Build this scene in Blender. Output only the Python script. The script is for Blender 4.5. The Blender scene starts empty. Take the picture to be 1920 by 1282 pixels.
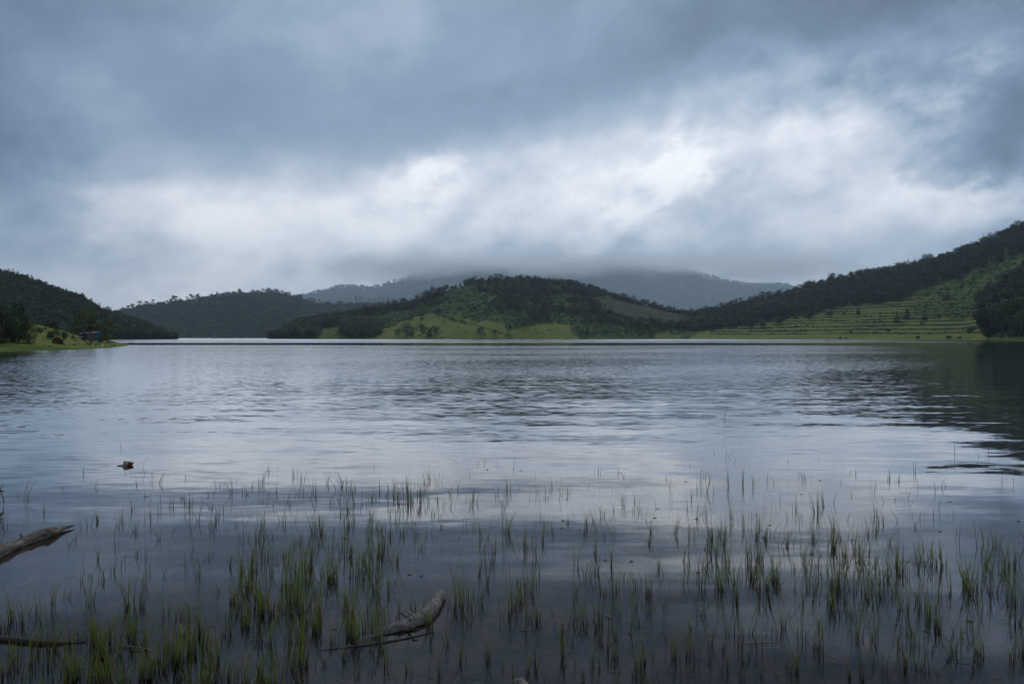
import bpy, math, random
from mathutils import Vector, noise as mn
S = bpy.context.scene
COL = S.collection
R = math.radians
random.seed(11)

# ------------------------------------------------------------------ camera
CAMH, HOR, F = 1.6, 632.0, 1280.0          # eye height, horizon row and focal length of a 1920 px wide picture
cd = bpy.data.cameras.new('camera'); cam = bpy.data.objects.new('camera', cd); COL.objects.link(cam)
cam.location = (0, 0, CAMH); cam.rotation_euler = (R(90), 0, 0)
cd.sensor_width = 36; cd.lens = 24; cd.shift_y = -9/1920.0
cd.clip_start = 0.05; cd.clip_end = 40000
cd.dof.use_dof = True; cd.dof.focus_distance = 60; cd.dof.aperture_fstop = 10.0
S.camera = cam
S.view_settings.view_transform = 'Standard'; S.view_settings.look = 'None'
S.view_settings.exposure = 0.36; S.view_settings.gamma = 1.0
C_ = S.cycles; C_.max_bounces = 10; C_.volume_bounces = 8; C_.transparent_max_bounces = 12; C_.diffuse_bounces = 2; C_.volume_max_steps = 256
try: S.view_settings.use_curve_mapping = False
except Exception: pass

# ------------------------------------------------------------------ node helper
class G:
    """tiny expression builder for shader node trees"""
    def __init__(s, nt): s.nt = nt
    def n(s, t, **k):
        o = s.nt.nodes.new(t)
        for a, b in k.items(): setattr(o, a, b)
        return o
    def put(s, sock, v):
        if isinstance(v, bpy.types.NodeSocket): s.nt.links.new(v, sock)
        elif v is not None: sock.default_value = v
    def m(s, op, a, b=None, c=None, clamp=False):
        o = s.n('ShaderNodeMath', operation=op, use_clamp=clamp)
        s.put(o.inputs[0], a)
        if b is not None: s.put(o.inputs[1], b)
        if c is not None: s.put(o.inputs[2], c)
        return o.outputs[0]
    def vm(s, op, a, b=None):
        o = s.n('ShaderNodeVectorMath', operation=op)
        s.put(o.inputs[0], a)
        if b is not None: s.put(o.inputs[1], b)
        return o.outputs[0]
    def xyz(s, v):
        o = s.n('ShaderNodeSeparateXYZ'); s.put(o.inputs[0], v); return o.outputs
    def comb(s, x, y, z):
        o = s.n('ShaderNodeCombineXYZ')
        for i, v in enumerate((x, y, z)): s.put(o.inputs[i], v)
        return o.outputs[0]
    def noise(s, v, scale=1, detail=4, rough=.5, dist=0, color=False):
        o = s.n('ShaderNodeTexNoise'); s.put(o.inputs['Vector'], v)
        o.inputs['Scale'].default_value = scale; o.inputs['Detail'].default_value = detail
        o.inputs['Roughness'].default_value = rough; o.inputs['Distortion'].default_value = dist
        return o.outputs['Color' if color else 'Fac']
    def ss(s, v, a, b, lo=0.0, hi=1.0):
        o = s.n('ShaderNodeMapRange', interpolation_type='SMOOTHSTEP'); s.put(o.inputs[0], v)
        for i, q in enumerate((a, b, lo, hi)): o.inputs[i+1].default_value = q
        return o.outputs[0]
    def ramp(s, v, stops, interp='LINEAR'):
        o = s.n('ShaderNodeValToRGB'); s.put(o.inputs[0], v); r = o.color_ramp; r.interpolation = interp
        while len(r.elements) < len(stops): r.elements.new(.5)
        for e, (p, c) in zip(r.elements, stops):
            e.position = p
            e.color = (c, c, c, 1) if not isinstance(c, tuple) else (*c, 1)
        return o.outputs[0]
    def mix(s, f, a, b, mode='MIX'):
        o = s.n('ShaderNodeMix', data_type='RGBA', blend_type=mode); s.put(o.inputs[0], f)
        s.put(o.inputs[6], a if not isinstance(a, tuple) else (*a, 1)); s.put(o.inputs[7], b if not isinstance(b, tuple) else (*b, 1))
        return o.outputs[2]
def lin(r, g, b):
    f = lambda c: (c/255/12.92) if c/255 <= .04045 else ((c/255+.055)/1.055)**2.4
    return (f(r), f(g), f(b))

# ------------------------------------------------------------------ world: overcast sky
SUN_EL, SUN_AZ = R(48), R(8)          # azimuth clockwise from +Y
W = bpy.data.worlds.new('World'); S.world = W; W.use_nodes = True
nt = W.node_tree; nt.nodes.clear(); g = G(nt)
tc = g.n('ShaderNodeTexCoord')
dv = g.vm('NORMALIZE', tc.outputs['Generated'])
dx, dy, dz = g.xyz(dv)
az = g.m('ARCTAN2', dx, dy); el = g.m('ARCSINE', dz)
P = 1000.0/F                            # radians -> thousands of photo pixels, near the horizon
ax = g.m('DIVIDE', az, P); ey = g.m('DIVIDE', el, P)      # kpx right of centre, kpx above the horizon
# cloud-deck coordinates (a flat ceiling seen in perspective) for the texture of the deck
dd = g.m('ADD', g.m('ABSOLUTE', dz), 0.16)
deck = g.comb(g.m('DIVIDE', dx, dd), g.m('DIVIDE', dy, dd), 0)
slant = g.comb(g.m('ADD', ax, g.m('MULTIPLY', ey, .12)), g.m('MULTIPLY', g.m('ADD', ey, g.m('MULTIPLY', ax, -.20)), 1.45), .37)
n1 = g.m('SUBTRACT', g.noise(deck, .8, 5, .55, .3), .5)
n2 = g.m('SUBTRACT', g.noise(slant, 3.0, 7, .50, .15), .5)
n3 = g.m('SUBTRACT', g.noise(slant, 6.5, 7, .55, .1), .5)
w = g.m('SUBTRACT', ey, g.m('MULTIPLY', g.m('MINIMUM', g.m('MAXIMUM', ax, -1.4), 1.4), .2))   # slanted height: the dark sheet climbs to the right
w = g.m('ADD', w, g.m('ADD', g.m('MULTIPLY', n1, .04), g.m('MULTIPLY', n2, .20)))
w = g.m('ADD', w, g.m('MULTIPLY', n3, .07))
base = g.ramp(g.m('MULTIPLY', w, .8), [(0, .69), (.05, .72), (.12, .765), (.20, .78), (.25, .78), (.282, .73), (.32, .57), (.37, .495), (.46, .52), (.56, .52), (.66, .47), (1, .42)], 'B_SPLINE')
def blob(px, py, sx, sy, rot, amp):
    cx, cy = (px-960)/1000.0, (HOR-py)/1000.0
    cx = math.atan(cx*1000/F)/P; cy = math.atan(cy*1000/math.hypot(F, px-960))/P
    a, b = g.m('SUBTRACT', bx_, cx), g.m('SUBTRACT', by_, cy)
    c, s = math.cos(R(rot)), math.sin(R(rot))
    u = g.m('DIVIDE', g.m('ADD', g.m('MULTIPLY', a, c), g.m('MULTIPLY', b, s)), sx/1000)
    v = g.m('DIVIDE', g.m('SUBTRACT', g.m('MULTIPLY', b, c), g.m('MULTIPLY', a, s)), sy/1000)
    r2 = g.m('ADD', g.m('MULTIPLY', u, u), g.m('MULTIPLY', v, v))
    return g.m('MULTIPLY', g.m('EXPONENT', g.m('MULTIPLY', r2, -1)), amp)
wr = g.noise(slant, 5.0, 6, .6, .1, color=True); w1, w2, _w = g.xyz(wr)
bx_ = g.m('ADD', ax, g.m('MULTIPLY', g.m('SUBTRACT', w1, .5), .42)); by_ = g.m('ADD', ey, g.m('MULTIPLY', g.m('SUBTRACT', w2, .5), .24))
V = base
for bl in [(0, 330, 190, 190, 0, -.15), (170, 250, 160, 120, -30, .16), (800, 335, 90, 40, 30, .16), (1220, 330, 100, 38, 45, .15), (1060, 400, 160, 50, 15, .04),
           (1640, 215, 170, 70, 30, .13), (1400, 250, 120, 50, 20, .06), (1930, 250, 130, 170, 0, -.20), (1850, 365, 120, 22, -8, .16), (420, 385, 130, 50, 10, .08),
           (1500, 300, 170, 70, 20, -.05), (1330, 470, 330, 50, 0, -.02), (1120, 498, 420, 36, 0, -.06), (760, 500, 160, 30, 0, -.03), (30, 30, 180, 150, 0, -.09), (1800, 50, 360, 130, -5, -.28), (1900, 150, 160, 100, 0, -.08),
           (650, 60, 320, 130, 10, .07), (1000, 200, 240, 50, 12, -.05), (1400, 180, 160, 60, 15, -.03), (200, 540, 200, 60, 0, -.02), (1640, 440, 190, 50, 10, .05), (560, 455, 220, 45, 5, .03)]:
    V = g.m('ADD', V, blob(*bl))
V = g.m('ADD', V, g.m('MULTIPLY', n2, .20))
puff = g.m('SUBTRACT', g.noise(slant, 17.0, 6, .6, 0), .5)
V = g.m('ADD', V, g.m('MULTIPLY', g.m('ADD', g.m('MULTIPLY', n3, .36), g.m('MULTIPLY', puff, .16)), g.ss(base, .48, .75, .28, 1.0)))
V = g.m('ADD', V, g.m('MULTIPLY', n1, .03))
cc = g.ramp(V, [(0, lin(20, 26, 36)), (.30, lin(46, 60, 79)), (.42, lin(78, 96, 119)), (.55, lin(116, 135, 157)), (.66, lin(158, 171, 187)), (.77, lin(204, 209, 217)), (.87, lin(238, 240, 243)), (1, lin(255, 255, 255))])
sky = g.n('ShaderNodeTexSky', sky_type='NISHITA', sun_disc=False, sun_elevation=SUN_EL, sun_rotation=SUN_AZ)
cc10 = g.vm('SCALE', cc); nt.nodes[-1].inputs['Scale'].default_value = 10.0
colr = g.mix(.97, sky.outputs[0], cc10)
bg = g.n('ShaderNodeBackground'); bg.inputs['Strength'].default_value = .1
nt.links.new(colr, bg.inputs['Color'])
out = g.n('ShaderNodeOutputWorld'); nt.links.new(bg.outputs[0], out.inputs['Surface'])

sd = bpy.data.lights.new('sun', 'SUN'); sun = bpy.data.objects.new('sun', sd); COL.objects.link(sun)
sd.energy = 1.1; sd.angle = R(25); sd.color = (1, .96, .9)
sdir = Vector((math.sin(SUN_AZ)*math.cos(SUN_EL), math.cos(SUN_AZ)*math.cos(SUN_EL), math.sin(SUN_EL)))
sun.rotation_euler = sdir.to_track_quat('Z', 'Y').to_euler()

# ------------------------------------------------------------------ helpers
def tag(o, label=None, cat=None, group=None, kind=None):
    if label: o['label'] = label
    if cat: o['category'] = cat
    if group: o['group'] = group
    if kind: o['kind'] = kind
    return o
def mesh(name, vs, fs, mats, smooth=False, attrs=None, fmat=None):
    me = bpy.data.meshes.new(name); me.from_pydata(vs, [], fs)
    for m in (mats if isinstance(mats, (list, tuple)) else [mats]): me.materials.append(m)
    if smooth: me.polygons.foreach_set('use_smooth', [True]*len(me.polygons))
    if fmat: me.polygons.foreach_set('material_index', fmat)
    for k, a in (attrs or {}).items():
        at = me.attributes.new(k, 'FLOAT', 'POINT'); at.data.foreach_set('value', a)
    me.update()
    return me
def link(name, me, parent=None):
    o = bpy.data.objects.new(name, me); COL.objects.link(o); o.parent = parent; return o
def pt(px, py, z=0.0):
    """the spot at height z that the pixel (px, py) of the photograph looks at"""
    Y = F*(CAMH-z)/(py-HOR); return Vector(((px-960)/F*Y, Y, z))
def proj(X, Y, Z): return 960+F*X/Y, HOR-F*(Z-CAMH)/Y
def lerp(tab, x):
    if x <= tab[0][0]: return tab[0][1]
    for (a, b), (c, d) in zip(tab, tab[1:]):
        if x <= c: return b+(d-b)*(x-a)/(c-a)
    return tab[-1][1]
def slerp(tab, x, h=10):   # smoothed table
    return (lerp(tab, x-h)+2*lerp(tab, x)+lerp(tab, x+h))/4
def inside(poly, x, y):
    c = False; j = len(poly)-1
    for i in range(len(poly)):
        (a, b), (d, e) = poly[i], poly[j]
        if (b > y) != (e > y) and x < (d-a)*(y-b)/(e-b)+a: c = not c
        j = i
    return c
def fbm(x, y, z=0, o=4): return mn.fractal(Vector((x, y, z)), 1.0, 2.0, o)
def sst(a, b, x):
    x = min(1, max(0, (x-a)/(b-a))); return x*x*(3-2*x)

# ------------------------------------------------------------------ materials
def mat(name, fn):
    m = bpy.data.materials.new(name); m.use_nodes = True; m.node_tree.nodes.clear()
    g = G(m.node_tree); sh = fn(g); o = g.n('ShaderNodeOutputMaterial'); g.nt.links.new(sh, o.inputs['Surface']); return m
def princ(g, color, rough=.8, normal=None, spec=.3):
    p = g.n('ShaderNodeBsdfPrincipled'); g.put(p.inputs['Base Color'], color if not isinstance(color, tuple) else (*color, 1))
    g.put(p.inputs['Roughness'], rough); p.inputs['Specular IOR Level'].default_value = spec
    if normal is not None: g.put(p.inputs['Normal'], normal)
    return p.outputs[0]
def foliage(name, a, b, c, scale=.35):
    def fn(g):
        oi = g.n('ShaderNodeObjectInfo'); ge = g.n('ShaderNodeNewGeometry')
        n = g.noise(ge.outputs['Position'], scale, 3)
        col = g.mix(g.ss(n, .35, .68), a, b)
        col = g.mix(g.m('MULTIPLY', g.ss(oi.outputs['Random'], .45, 1), .8), col, c)
        v = g.m('MULTIPLY', g.m('ADD', .6, g.m('MULTIPLY', ge.outputs['Random Per Island'], .7)), g.m('ADD', .55, g.m('MULTIPLY', g.m('FRACT', g.m('MULTIPLY', oi.outputs['Random'], 7.31)), .85)))
        col = g.vm('SCALE', col); g.nt.nodes[-1].inputs['Scale'].default_value = 1; g.put(g.nt.nodes[-1].inputs['Scale'], v)
        return princ(g, col, .75, spec=.2)
    return mat(name, fn)
M = {}
M['broad'] = foliage('broadleaf_foliage', (.022, .042, .018), (.044, .076, .026), (.062, .096, .026))
M['euc'] = foliage('grey_green_foliage', (.024, .038, .027), (.042, .058, .034), (.055, .066, .036))
M['pine'] = foliage('conifer_foliage', (.015, .034, .018), (.028, .056, .026), (.036, .068, .026))
M['scrub'] = foliage('scrub_foliage', (.042, .088, .018), (.078, .140, .030), (.060, .085, .024), .1)
M['olive'] = foliage('olive_foliage', (.046, .060, .018), (.070, .088, .024), (.052, .046, .020))
M['twig'] = mat('pale_twigs', lambda g: princ(g, (.16, .15, .135), .9))
M['bark'] = mat('bark', lambda g: princ(g, g.mix(g.noise(g.n('ShaderNodeTexCoord').outputs['Object'], 3, 4), (.05, .042, .034), (.13, .115, .095)), .9))

def ground(g, tex_scale=1.0):
    ge = g.n('ShaderNodeNewGeometry'); pos = ge.outputs['Position']
    def at(nm):
        a = g.n('ShaderNodeAttribute', attribute_name=nm); return a.outputs['Fac']
    n = g.noise(pos, .05*tex_scale, 6, .62); n2 = g.noise(pos, .45*tex_scale, 5, .65); n3 = g.noise(pos, 1.9*tex_scale, 3, .6)
    scrub = g.mix(g.ss(n2, .34, .66), (.028, .060, .014), (.072, .128, .026))
    scrub = g.mix(g.ss(n, .36, .62, 0, .7), scrub, (.034, .070, .024))
    grass = g.mix(g.ss(n2, .34, .66), (.120, .145, .026), (.185, .205, .040))
    grass = g.mix(g.ss(n, .40, .66, 0, .6), grass, (.080, .115, .024))
    grass = g.mix(g.ss(n3, .54, .70, 0, .8), grass, (.036, .052, .018))
    brown = g.mix(g.ss(n2, .38, .62), (.030, .036, .018), (.054, .054, .028))
    col = g.mix(at('grass'), scrub, grass); col = g.mix(at('brown'), col, brown)
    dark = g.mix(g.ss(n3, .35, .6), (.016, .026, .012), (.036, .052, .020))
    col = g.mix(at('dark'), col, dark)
    b = g.n('ShaderNodeBump'); b.inputs['Strength'].default_value = .9; b.inputs['Distance'].default_value = 1.2
    g.put(b.inputs['Height'], g.m('ADD', n2, g.m('MULTIPLY', n3, .4)))
    return princ(g, col, .95, b.outputs[0], .1)
M['hill'] = mat('hillside_vegetation', ground)
M['mountain'] = mat('mountain_forest', lambda g: princ(g, g.mix(g.ss(g.noise(g.n('ShaderNodeNewGeometry').outputs['Position'], .03, 7, .65), .35, .65), (.022, .036, .022), (.05, .075, .035)), .95, spec=.1))
M['bed'] = mat('lake_silt', lambda g: princ(g, g.mix(g.ss(g.noise(g.n('ShaderNodeNewGeometry').outputs['Position'], 3.2, 8, .68, .6), .36, .66), (.018, .013, .011), (.085, .060, .046)), .9, spec=.1))

# ------------------------------------------------------------------ lake water
def water(g):
    ge = g.n('ShaderNodeNewGeometry'); pos = ge.outputs['Position']; x, y, z = g.xyz(pos)
    # where the wind touches the lake: bands far out, a broad ruffled belt, calm water inshore
    wob = g.m('MULTIPLY', g.m('SUBTRACT', g.noise(g.comb(g.m('MULTIPLY', x, .004), g.m('MULTIPLY', y, .012), 0), 1, 3), .5), 1.0)
    yy = g.m('MULTIPLY', y, g.m('ADD', 1, g.m('MULTIPLY', wob, .25)))
    yl = g.m('LOGARITHM', yy, 10.0)                                   # 3.2 m .. 1 km  ->  .5 .. 3
    amp = g.ramp(g.m('DIVIDE', yl, 3.2), [(0, .05), (.20, .06), (.30, .20), (.36, .42), (.44, .66), (.54, .85), (.645, 1.0), (.655, .9), (.680, .12), (.712, .10), (.722, .95), (.742, 1.0), (.750, .16), (.762, .16), (.772, 1.0), (.90, 1.0), (1, 1.0)])
    patch = g.ss(g.noise(g.comb(g.m('MULTIPLY', x, .03), g.m('MULTIPLY', y, .06), 3.0), 1, 4, .55), .34, .62, .62, 1.0)
    lee = g.ss(g.m('DIVIDE', x, y), .36, .72, 1.0, .42)               # sheltered by the hill on the right
    near = g.ss(y, 60, 200, 0, 1)
    lee = g.m('MAXIMUM', lee, near)
    amp = g.m('MULTIPLY', g.m('MULTIPLY', amp, patch), lee)
    def layer(lx, ly, seed, det=3, skew=0.0):
        v = g.comb(g.m('ADD', g.m('DIVIDE', x, lx), g.m('MULTIPLY', y, skew)), g.m('ADD', g.m('DIVIDE', y, ly), g.m('MULTIPLY', x, -skew*.6)), seed)
        c = g.noise(v, 1, det, .55, .25, color=True); r, q, _ = g.xyz(c)
        return g.m('SUBTRACT', r, .5), g.m('SUBTRACT', q, .5)
    a1, b1 = layer(.60, .11, 1.3, 1.2, .06)      # ripples
    a2, b2 = layer(.26, .07, 7.7, 1, -.15)      # fine ripples
    a3, b3 = layer(3.4, .85, 4.2, 2, .03)      # slow long swell
    a4, b4 = layer(11.0, 3.2, 9.4, 2, .0)
    nr = g.ss(y, 4, 30, 1.0, .35)
    sy = g.m('ADD', g.m('MULTIPLY', g.m('ADD', g.m('MULTIPLY', a1, .34), g.m('MULTIPLY', a2, .40)), amp),
             g.m('ADD', g.m('MULTIPLY', g.m('MULTIPLY', a3, .15), nr), g.m('MULTIPLY', a4, .012)))
    sx = g.m('ADD', g.m('MULTIPLY', g.m('ADD', g.m('MULTIPLY', b1, .14), g.m('MULTIPLY', b2, .14)), amp), g.m('MULTIPLY', g.m('MULTIPLY', b3, .02), nr))
    # far out only the wave faces turned to the viewer's shore can be seen
    far = g.ss(y, 9, 38, 0, 1)
    ab = g.m('ABSOLUTE', sy)
    sy = g.m('ADD', g.m('MULTIPLY', sy, g.m('SUBTRACT', 1, far)), g.m('MULTIPLY', ab, far))
    sy = g.m('ADD', sy, g.m('MULTIPLY', g.m('MULTIPLY', amp, .04), g.ss(y, 90, 260)))
    nrm = g.vm('NORMALIZE', g.comb(sx, g.m('MULTIPLY', sy, -1), 1.0))
    fr = g.n('ShaderNodeFresnel'); fr.inputs['IOR'].default_value = 1.333; g.put(fr.inputs['Normal'], nrm)
    frc = g.ramp(fr.outputs[0], [(0, 0.0), (.065, .062), (.13, .155), (.21, .33), (.37, .62), (.5, .76), (.7, .88), (1, 1.0)])
    gl = g.n('ShaderNodeBsdfGlossy'); gl.inputs['Roughness'].default_value = .025; gl.inputs['Color'].default_value = (.97, .98, 1, 1); g.put(gl.inputs['Normal'], nrm)
    tr = g.n('ShaderNodeBsdfTransparent'); tr.inputs['Color'].default_value = (.80, .70, .62, 1)
    mx = g.n('ShaderNodeMixShader'); g.put(mx.inputs[0], frc); g.put(mx.inputs[1], tr.outputs[0]); g.put(mx.inputs[2], gl.outputs[0])
    return mx.outputs[0]
M['water'] = mat('lake_water', water)
lake = link('water', mesh('water', [(-4200, -3, 0), (4200, -3, 0), (4200, 3200, 0), (-4200, 3200, 0)], [(0, 1, 2, 3)], M['water']))
tag(lake, 'rippled grey-blue lake water reflecting the clouds', None, None, 'structure')

def bed_z(X, Y):
    d = -.05-.055*(Y-2.2)-.02*fbm(X*.8, Y*.8, 3.3)-.012*fbm(X*4, Y*4, 1.3)
    return max(d, -3.0) if Y > 0 else min(1.5, -.05+.12*-Y+.1)
ys = [-60, -20, -8, -3, 0]+[1.5+i*.08 for i in range(90)]+[9, 11, 14, 20, 40, 70, 150, 400, 1000, 3000, 6000, 12000]
us = [-12000, -3000, -600, -100, -30, -14]+[-8+i*.16 for i in range(101)]+[14, 30, 100, 600, 3000, 12000]
vs = [(X, Y, bed_z(X, Y)) for Y in ys for X in us]
nu = len(us)
fs = [(j*nu+i, j*nu+i+1, (j+1)*nu+i+1, (j+1)*nu+i) for j in range(len(ys)-1) for i in range(nu-1)]
tag(link('lake_bed', mesh('lake_bed', vs, fs, M['bed'], True)), 'brown silty lake bed under the shallow water', None, None, 'structure')

# ------------------------------------------------------------------ hills
class Hill:
    def __init__(s, name, label, sil, shore, ridge, px0, px1, npx, nt, prof=1.0, amp=1.0, wl=60, seed=0, zones=None, terr=None, back=1.7, material='hill', kind='structure'):
        s.sil, s.shore, s.ridge, s.prof, s.amp, s.wl, s.seed, s.terr = sil, shore, ridge, prof, amp, wl, seed, terr
        s.px0, s.px1, s.back = px0, px1, back
        vs = []; gr = []; br = []; dk = []
        for j in range(nt+1):
            t = -.04+(back+.04)*j/nt
            for i in range(npx+1):
                px = px0+(px1-px0)*i/npx
                p = s.at(px, t); vs.append(p)
                a = (0, 0, 0)
                if zones: a = zones(*proj(*p), p)
                gr.append(float(a[0])); br.append(float(a[1])); dk.append(float(a[2]))
        q = npx+1
        fs = [(j*q+i, j*q+i+1, (j+1)*q+i+1, (j+1)*q+i) for j in range(nt) for i in range(npx)]
        s.ob = link(name, mesh(name, vs, fs, M[material], True, {'grass': gr, 'brown': br, 'dark': dk}))
        tag(s.ob, label, None, None, kind)
    def at(s, px, t):
        y0, y1 = slerp(s.shore, px), slerp(s.ridge, px); Y = y0+(y1-y0)*t
        zr = max((HOR-slerp(s.sil, px))/F*y1+CAMH, -1.0)
        if t < 0: z = t*y1*.08
        elif t <= 1: z = zr*(t**s.prof if s.prof != 'S' else (.35*t+.65*(1-math.cos(math.pi*t))/2 if False else math.sin(math.pi/2*t)**1.15))
        else: z = zr*max(-.2, math.cos((t-1)*1.6))
        X = (px-960)/F*Y
        if t > 0:
            env = min(1, t*4)*(1 if t < .85 else max(.12, 1-(t-.85)*6) if t <= 1 else .3)
            z += s.amp*env*fbm(X/s.wl, Y/s.wl, s.seed, 5)*min(1, max(zr, 0)/10)
        if s.terr and t > 0:
            z = s.terr(X, Y, z, px)
        return (X, Y, z)
    def find(s, px, py):
        best = None; pv = 1e9
        for k in range(1, 201):
            t = k/200; p = s.at(px, t); q = proj(*p)[1]
            if q <= py: return p
            if q < pv: pv = q; best = p
        return best

# far mountains, tops in the cloud
HM = Hill('mountain', 'dim blue mountain range rising into the low cloud behind the hills',
    [(-900, 560), (100, 600), (470, 585), (560, 556), (600, 546), (640, 537), (670, 541), (700, 544), (735, 532), (790, 512), (860, 498), (960, 505), (1060, 498), (1160, 492), (1240, 500), (1300, 510), (1345, 522), (1385, 532), (1420, 534), (1470, 534), (1520, 552), (1600, 575), (2000, 600), (2700, 570)],
    [(-900, 5600), (2700, 5600)], [(-900, 8000), (2700, 8000)], -900, 2700, 360, 70, 1.0, 100, 860, 2.2, None, None, 1.5, 'mountain')
HM2 = Hill('mountain', 'hazy wooded foothill with a scalloped tree line left of the mountains',
    [(200, 600), (430, 562), (470, 551), (505, 548), (540, 552), (570, 562), (620, 575), (700, 590), (900, 620)],
    [(0, 2700), (900, 2700)], [(0, 3500), (900, 3500)], 200, 900, 120, 40, 1.0, 10, 200, 5.2, None, None, 1.5, 'mountain')
# hazy wooded hill in the left middle distance
HF = Hill('forested_hill', 'hazy blue-green wooded hill across the lake with slim trees along its top',
    [(100, 612), (225, 590), (260, 582), (300, 577), (350, 570), (400, 562), (440, 558), (480, 557), (520, 558), (560, 566), (590, 576), (620, 579), (680, 575), (740, 574), (900, 580), (1000, 600)],
    [(100, 1500), (330, 1500), (700, 1500), (1000, 1500)], [(100, 1900), (450, 1950), (600, 2150), (1000, 2200)], 100, 1000, 150, 50, .8, 9, 90, 8.8)

# central hill
C_BR = [[(700, 636), (735, 612), (775, 594), (812, 588), (840, 598), (900, 616), (955, 636)], [(845, 592), (900, 602), (945, 605), (957, 618), (935, 632), (862, 602)],
        [(1003, 608), (1062, 605), (1080, 636), (960, 636), (952, 620)]]
C_GR = [[(592, 618), (640, 612), (648, 632), (600, 634)], [(1225, 626), (1240, 622), (1262, 626), (1310, 636), (1225, 636)]]
C_BN = [[(1120, 560), (1185, 556), (1260, 582), (1318, 602), (1300, 612), (1200, 606), (1150, 590)], [(1262, 634), (1300, 620), (1330, 620), (1320, 634)]]
def wob(px, py): return px+11*mn.noise(Vector((px*.05, py*.08, 0)))+6*mn.noise(Vector((px*.17, py*.3, 4))), py+5*mn.noise(Vector((px*.05, py*.09, 9)))+3*mn.noise(Vector((px*.16, py*.3, 7)))
def zc(px, py, p):
    a, b = wob(px, py); gr = br = dk = 0
    if any(inside(q, a, b) for q in C_BR): gr = 1
    elif any(inside(q, a, b) for q in C_GR): gr = .55
    elif any(inside(q, a, b) for q in C_BN): br = .95
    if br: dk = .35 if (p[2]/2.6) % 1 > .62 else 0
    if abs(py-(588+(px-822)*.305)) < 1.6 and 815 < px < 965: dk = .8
    if py < 600 and px < 930: dk = max(dk, .0)
    return gr, br, dk
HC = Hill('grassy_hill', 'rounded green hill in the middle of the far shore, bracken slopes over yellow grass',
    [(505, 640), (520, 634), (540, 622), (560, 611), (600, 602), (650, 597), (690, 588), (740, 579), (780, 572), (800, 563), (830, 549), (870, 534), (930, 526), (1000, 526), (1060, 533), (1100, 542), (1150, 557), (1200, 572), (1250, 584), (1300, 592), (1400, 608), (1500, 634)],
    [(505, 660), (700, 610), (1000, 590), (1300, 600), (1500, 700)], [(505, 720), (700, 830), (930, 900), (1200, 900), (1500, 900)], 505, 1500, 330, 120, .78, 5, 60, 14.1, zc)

# right hill with terraces
R_TERR = [(1270, 640), (1330, 618), (1400, 612), (1450, 604), (1520, 590), (1560, 581), (1620, 571), (1700, 562), (1740, 559), (1800, 567), (1838, 590), (1848, 640)]
R_SCR = [[(1640, 572), (1700, 560), (1738, 540), (1770, 528), (1806, 515), (1860, 496), (1925, 478), (2100, 430), (2100, 500), (1925, 505), (1880, 530), (1835, 560), (1838, 592), (1800, 568), (1740, 559)],
         [(1706, 568), (1760, 566), (1828, 578), (1832, 594), (1790, 598), (1712, 590)]]
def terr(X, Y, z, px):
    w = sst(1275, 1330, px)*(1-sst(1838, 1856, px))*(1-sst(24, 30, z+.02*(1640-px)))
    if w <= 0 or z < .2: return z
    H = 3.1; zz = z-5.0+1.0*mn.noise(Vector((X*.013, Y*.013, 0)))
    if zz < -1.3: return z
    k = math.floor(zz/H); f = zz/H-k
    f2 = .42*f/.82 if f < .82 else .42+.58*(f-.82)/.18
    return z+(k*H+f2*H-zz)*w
def zr(px, py, p):
    a, b = wob(px, py); gr = br = dk = 0
    if inside(R_TERR, a, b) and py > 555:
        gr = 1; X, Y, z = p
        if z > 1.4 and px > 1330:
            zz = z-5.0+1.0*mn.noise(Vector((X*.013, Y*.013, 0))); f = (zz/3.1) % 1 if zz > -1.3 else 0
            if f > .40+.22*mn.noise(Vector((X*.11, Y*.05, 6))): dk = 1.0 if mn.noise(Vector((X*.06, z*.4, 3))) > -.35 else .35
        if any(inside(q, a, b) for q in R_SCR): gr = .1; dk = 0
    elif any(inside(q, a, b) for q in R_SCR): gr = .12
    elif py > 622 and px > 1840: gr = .45
    else: dk = .8
    return gr, br, dk
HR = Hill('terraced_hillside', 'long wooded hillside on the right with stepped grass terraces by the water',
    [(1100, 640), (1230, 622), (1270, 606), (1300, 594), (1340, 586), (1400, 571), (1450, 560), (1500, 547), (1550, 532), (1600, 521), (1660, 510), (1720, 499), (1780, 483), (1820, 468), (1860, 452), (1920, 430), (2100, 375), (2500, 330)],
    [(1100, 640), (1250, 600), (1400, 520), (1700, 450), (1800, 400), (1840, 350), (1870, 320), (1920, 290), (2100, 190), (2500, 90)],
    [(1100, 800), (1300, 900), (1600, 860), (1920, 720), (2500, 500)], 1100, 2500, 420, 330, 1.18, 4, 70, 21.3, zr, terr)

# left hill
HL = Hill('forested_hill', 'dark green conifer-covered hill running down to the lake on the left',
    [(-700, 430), (-200, 468), (-100, 488), (0, 510), (60, 528), (100, 545), (150, 560), (200, 592), (235, 604), (260, 613), (290, 624), (312, 632), (330, 642)],
    [(-700, 240), (-200, 330), (0, 380), (200, 430), (330, 500)], [(-700, 500), (0, 600), (200, 600), (330, 540)], -700, 330, 220, 70, .9, 4, 60, 31.7, lambda px, py, p: (0, 0, .7))

# near left bank, a grassy spit
def zb(px, py, p):
    n = mn.noise(Vector((p[0]*.15, p[1]*.08, 2)))
    return (.95 if n > -.15 else .35, .0, .15 if n < -.4 else 0)
HB = Hill('grassy_bank', 'bright green grassy bank reaching into the lake from the left edge',
    [(-600, 560), (-100, 590), (0, 601), (40, 606), (70, 609), (110, 617), (150, 630), (185, 636), (205, 639), (222, 642.5), (240, 645.2), (256, 650)],
    [(-600, 40), (-150, 60), (0, 77), (80, 82), (160, 90), (210, 104), (240, 128), (256, 138)], [(-600, 90), (-100, 110), (0, 125), (150, 150), (210, 160), (256, 150)], -600, 256, 150, 60, .85, .5, 12, 41.5, zb)

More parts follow.
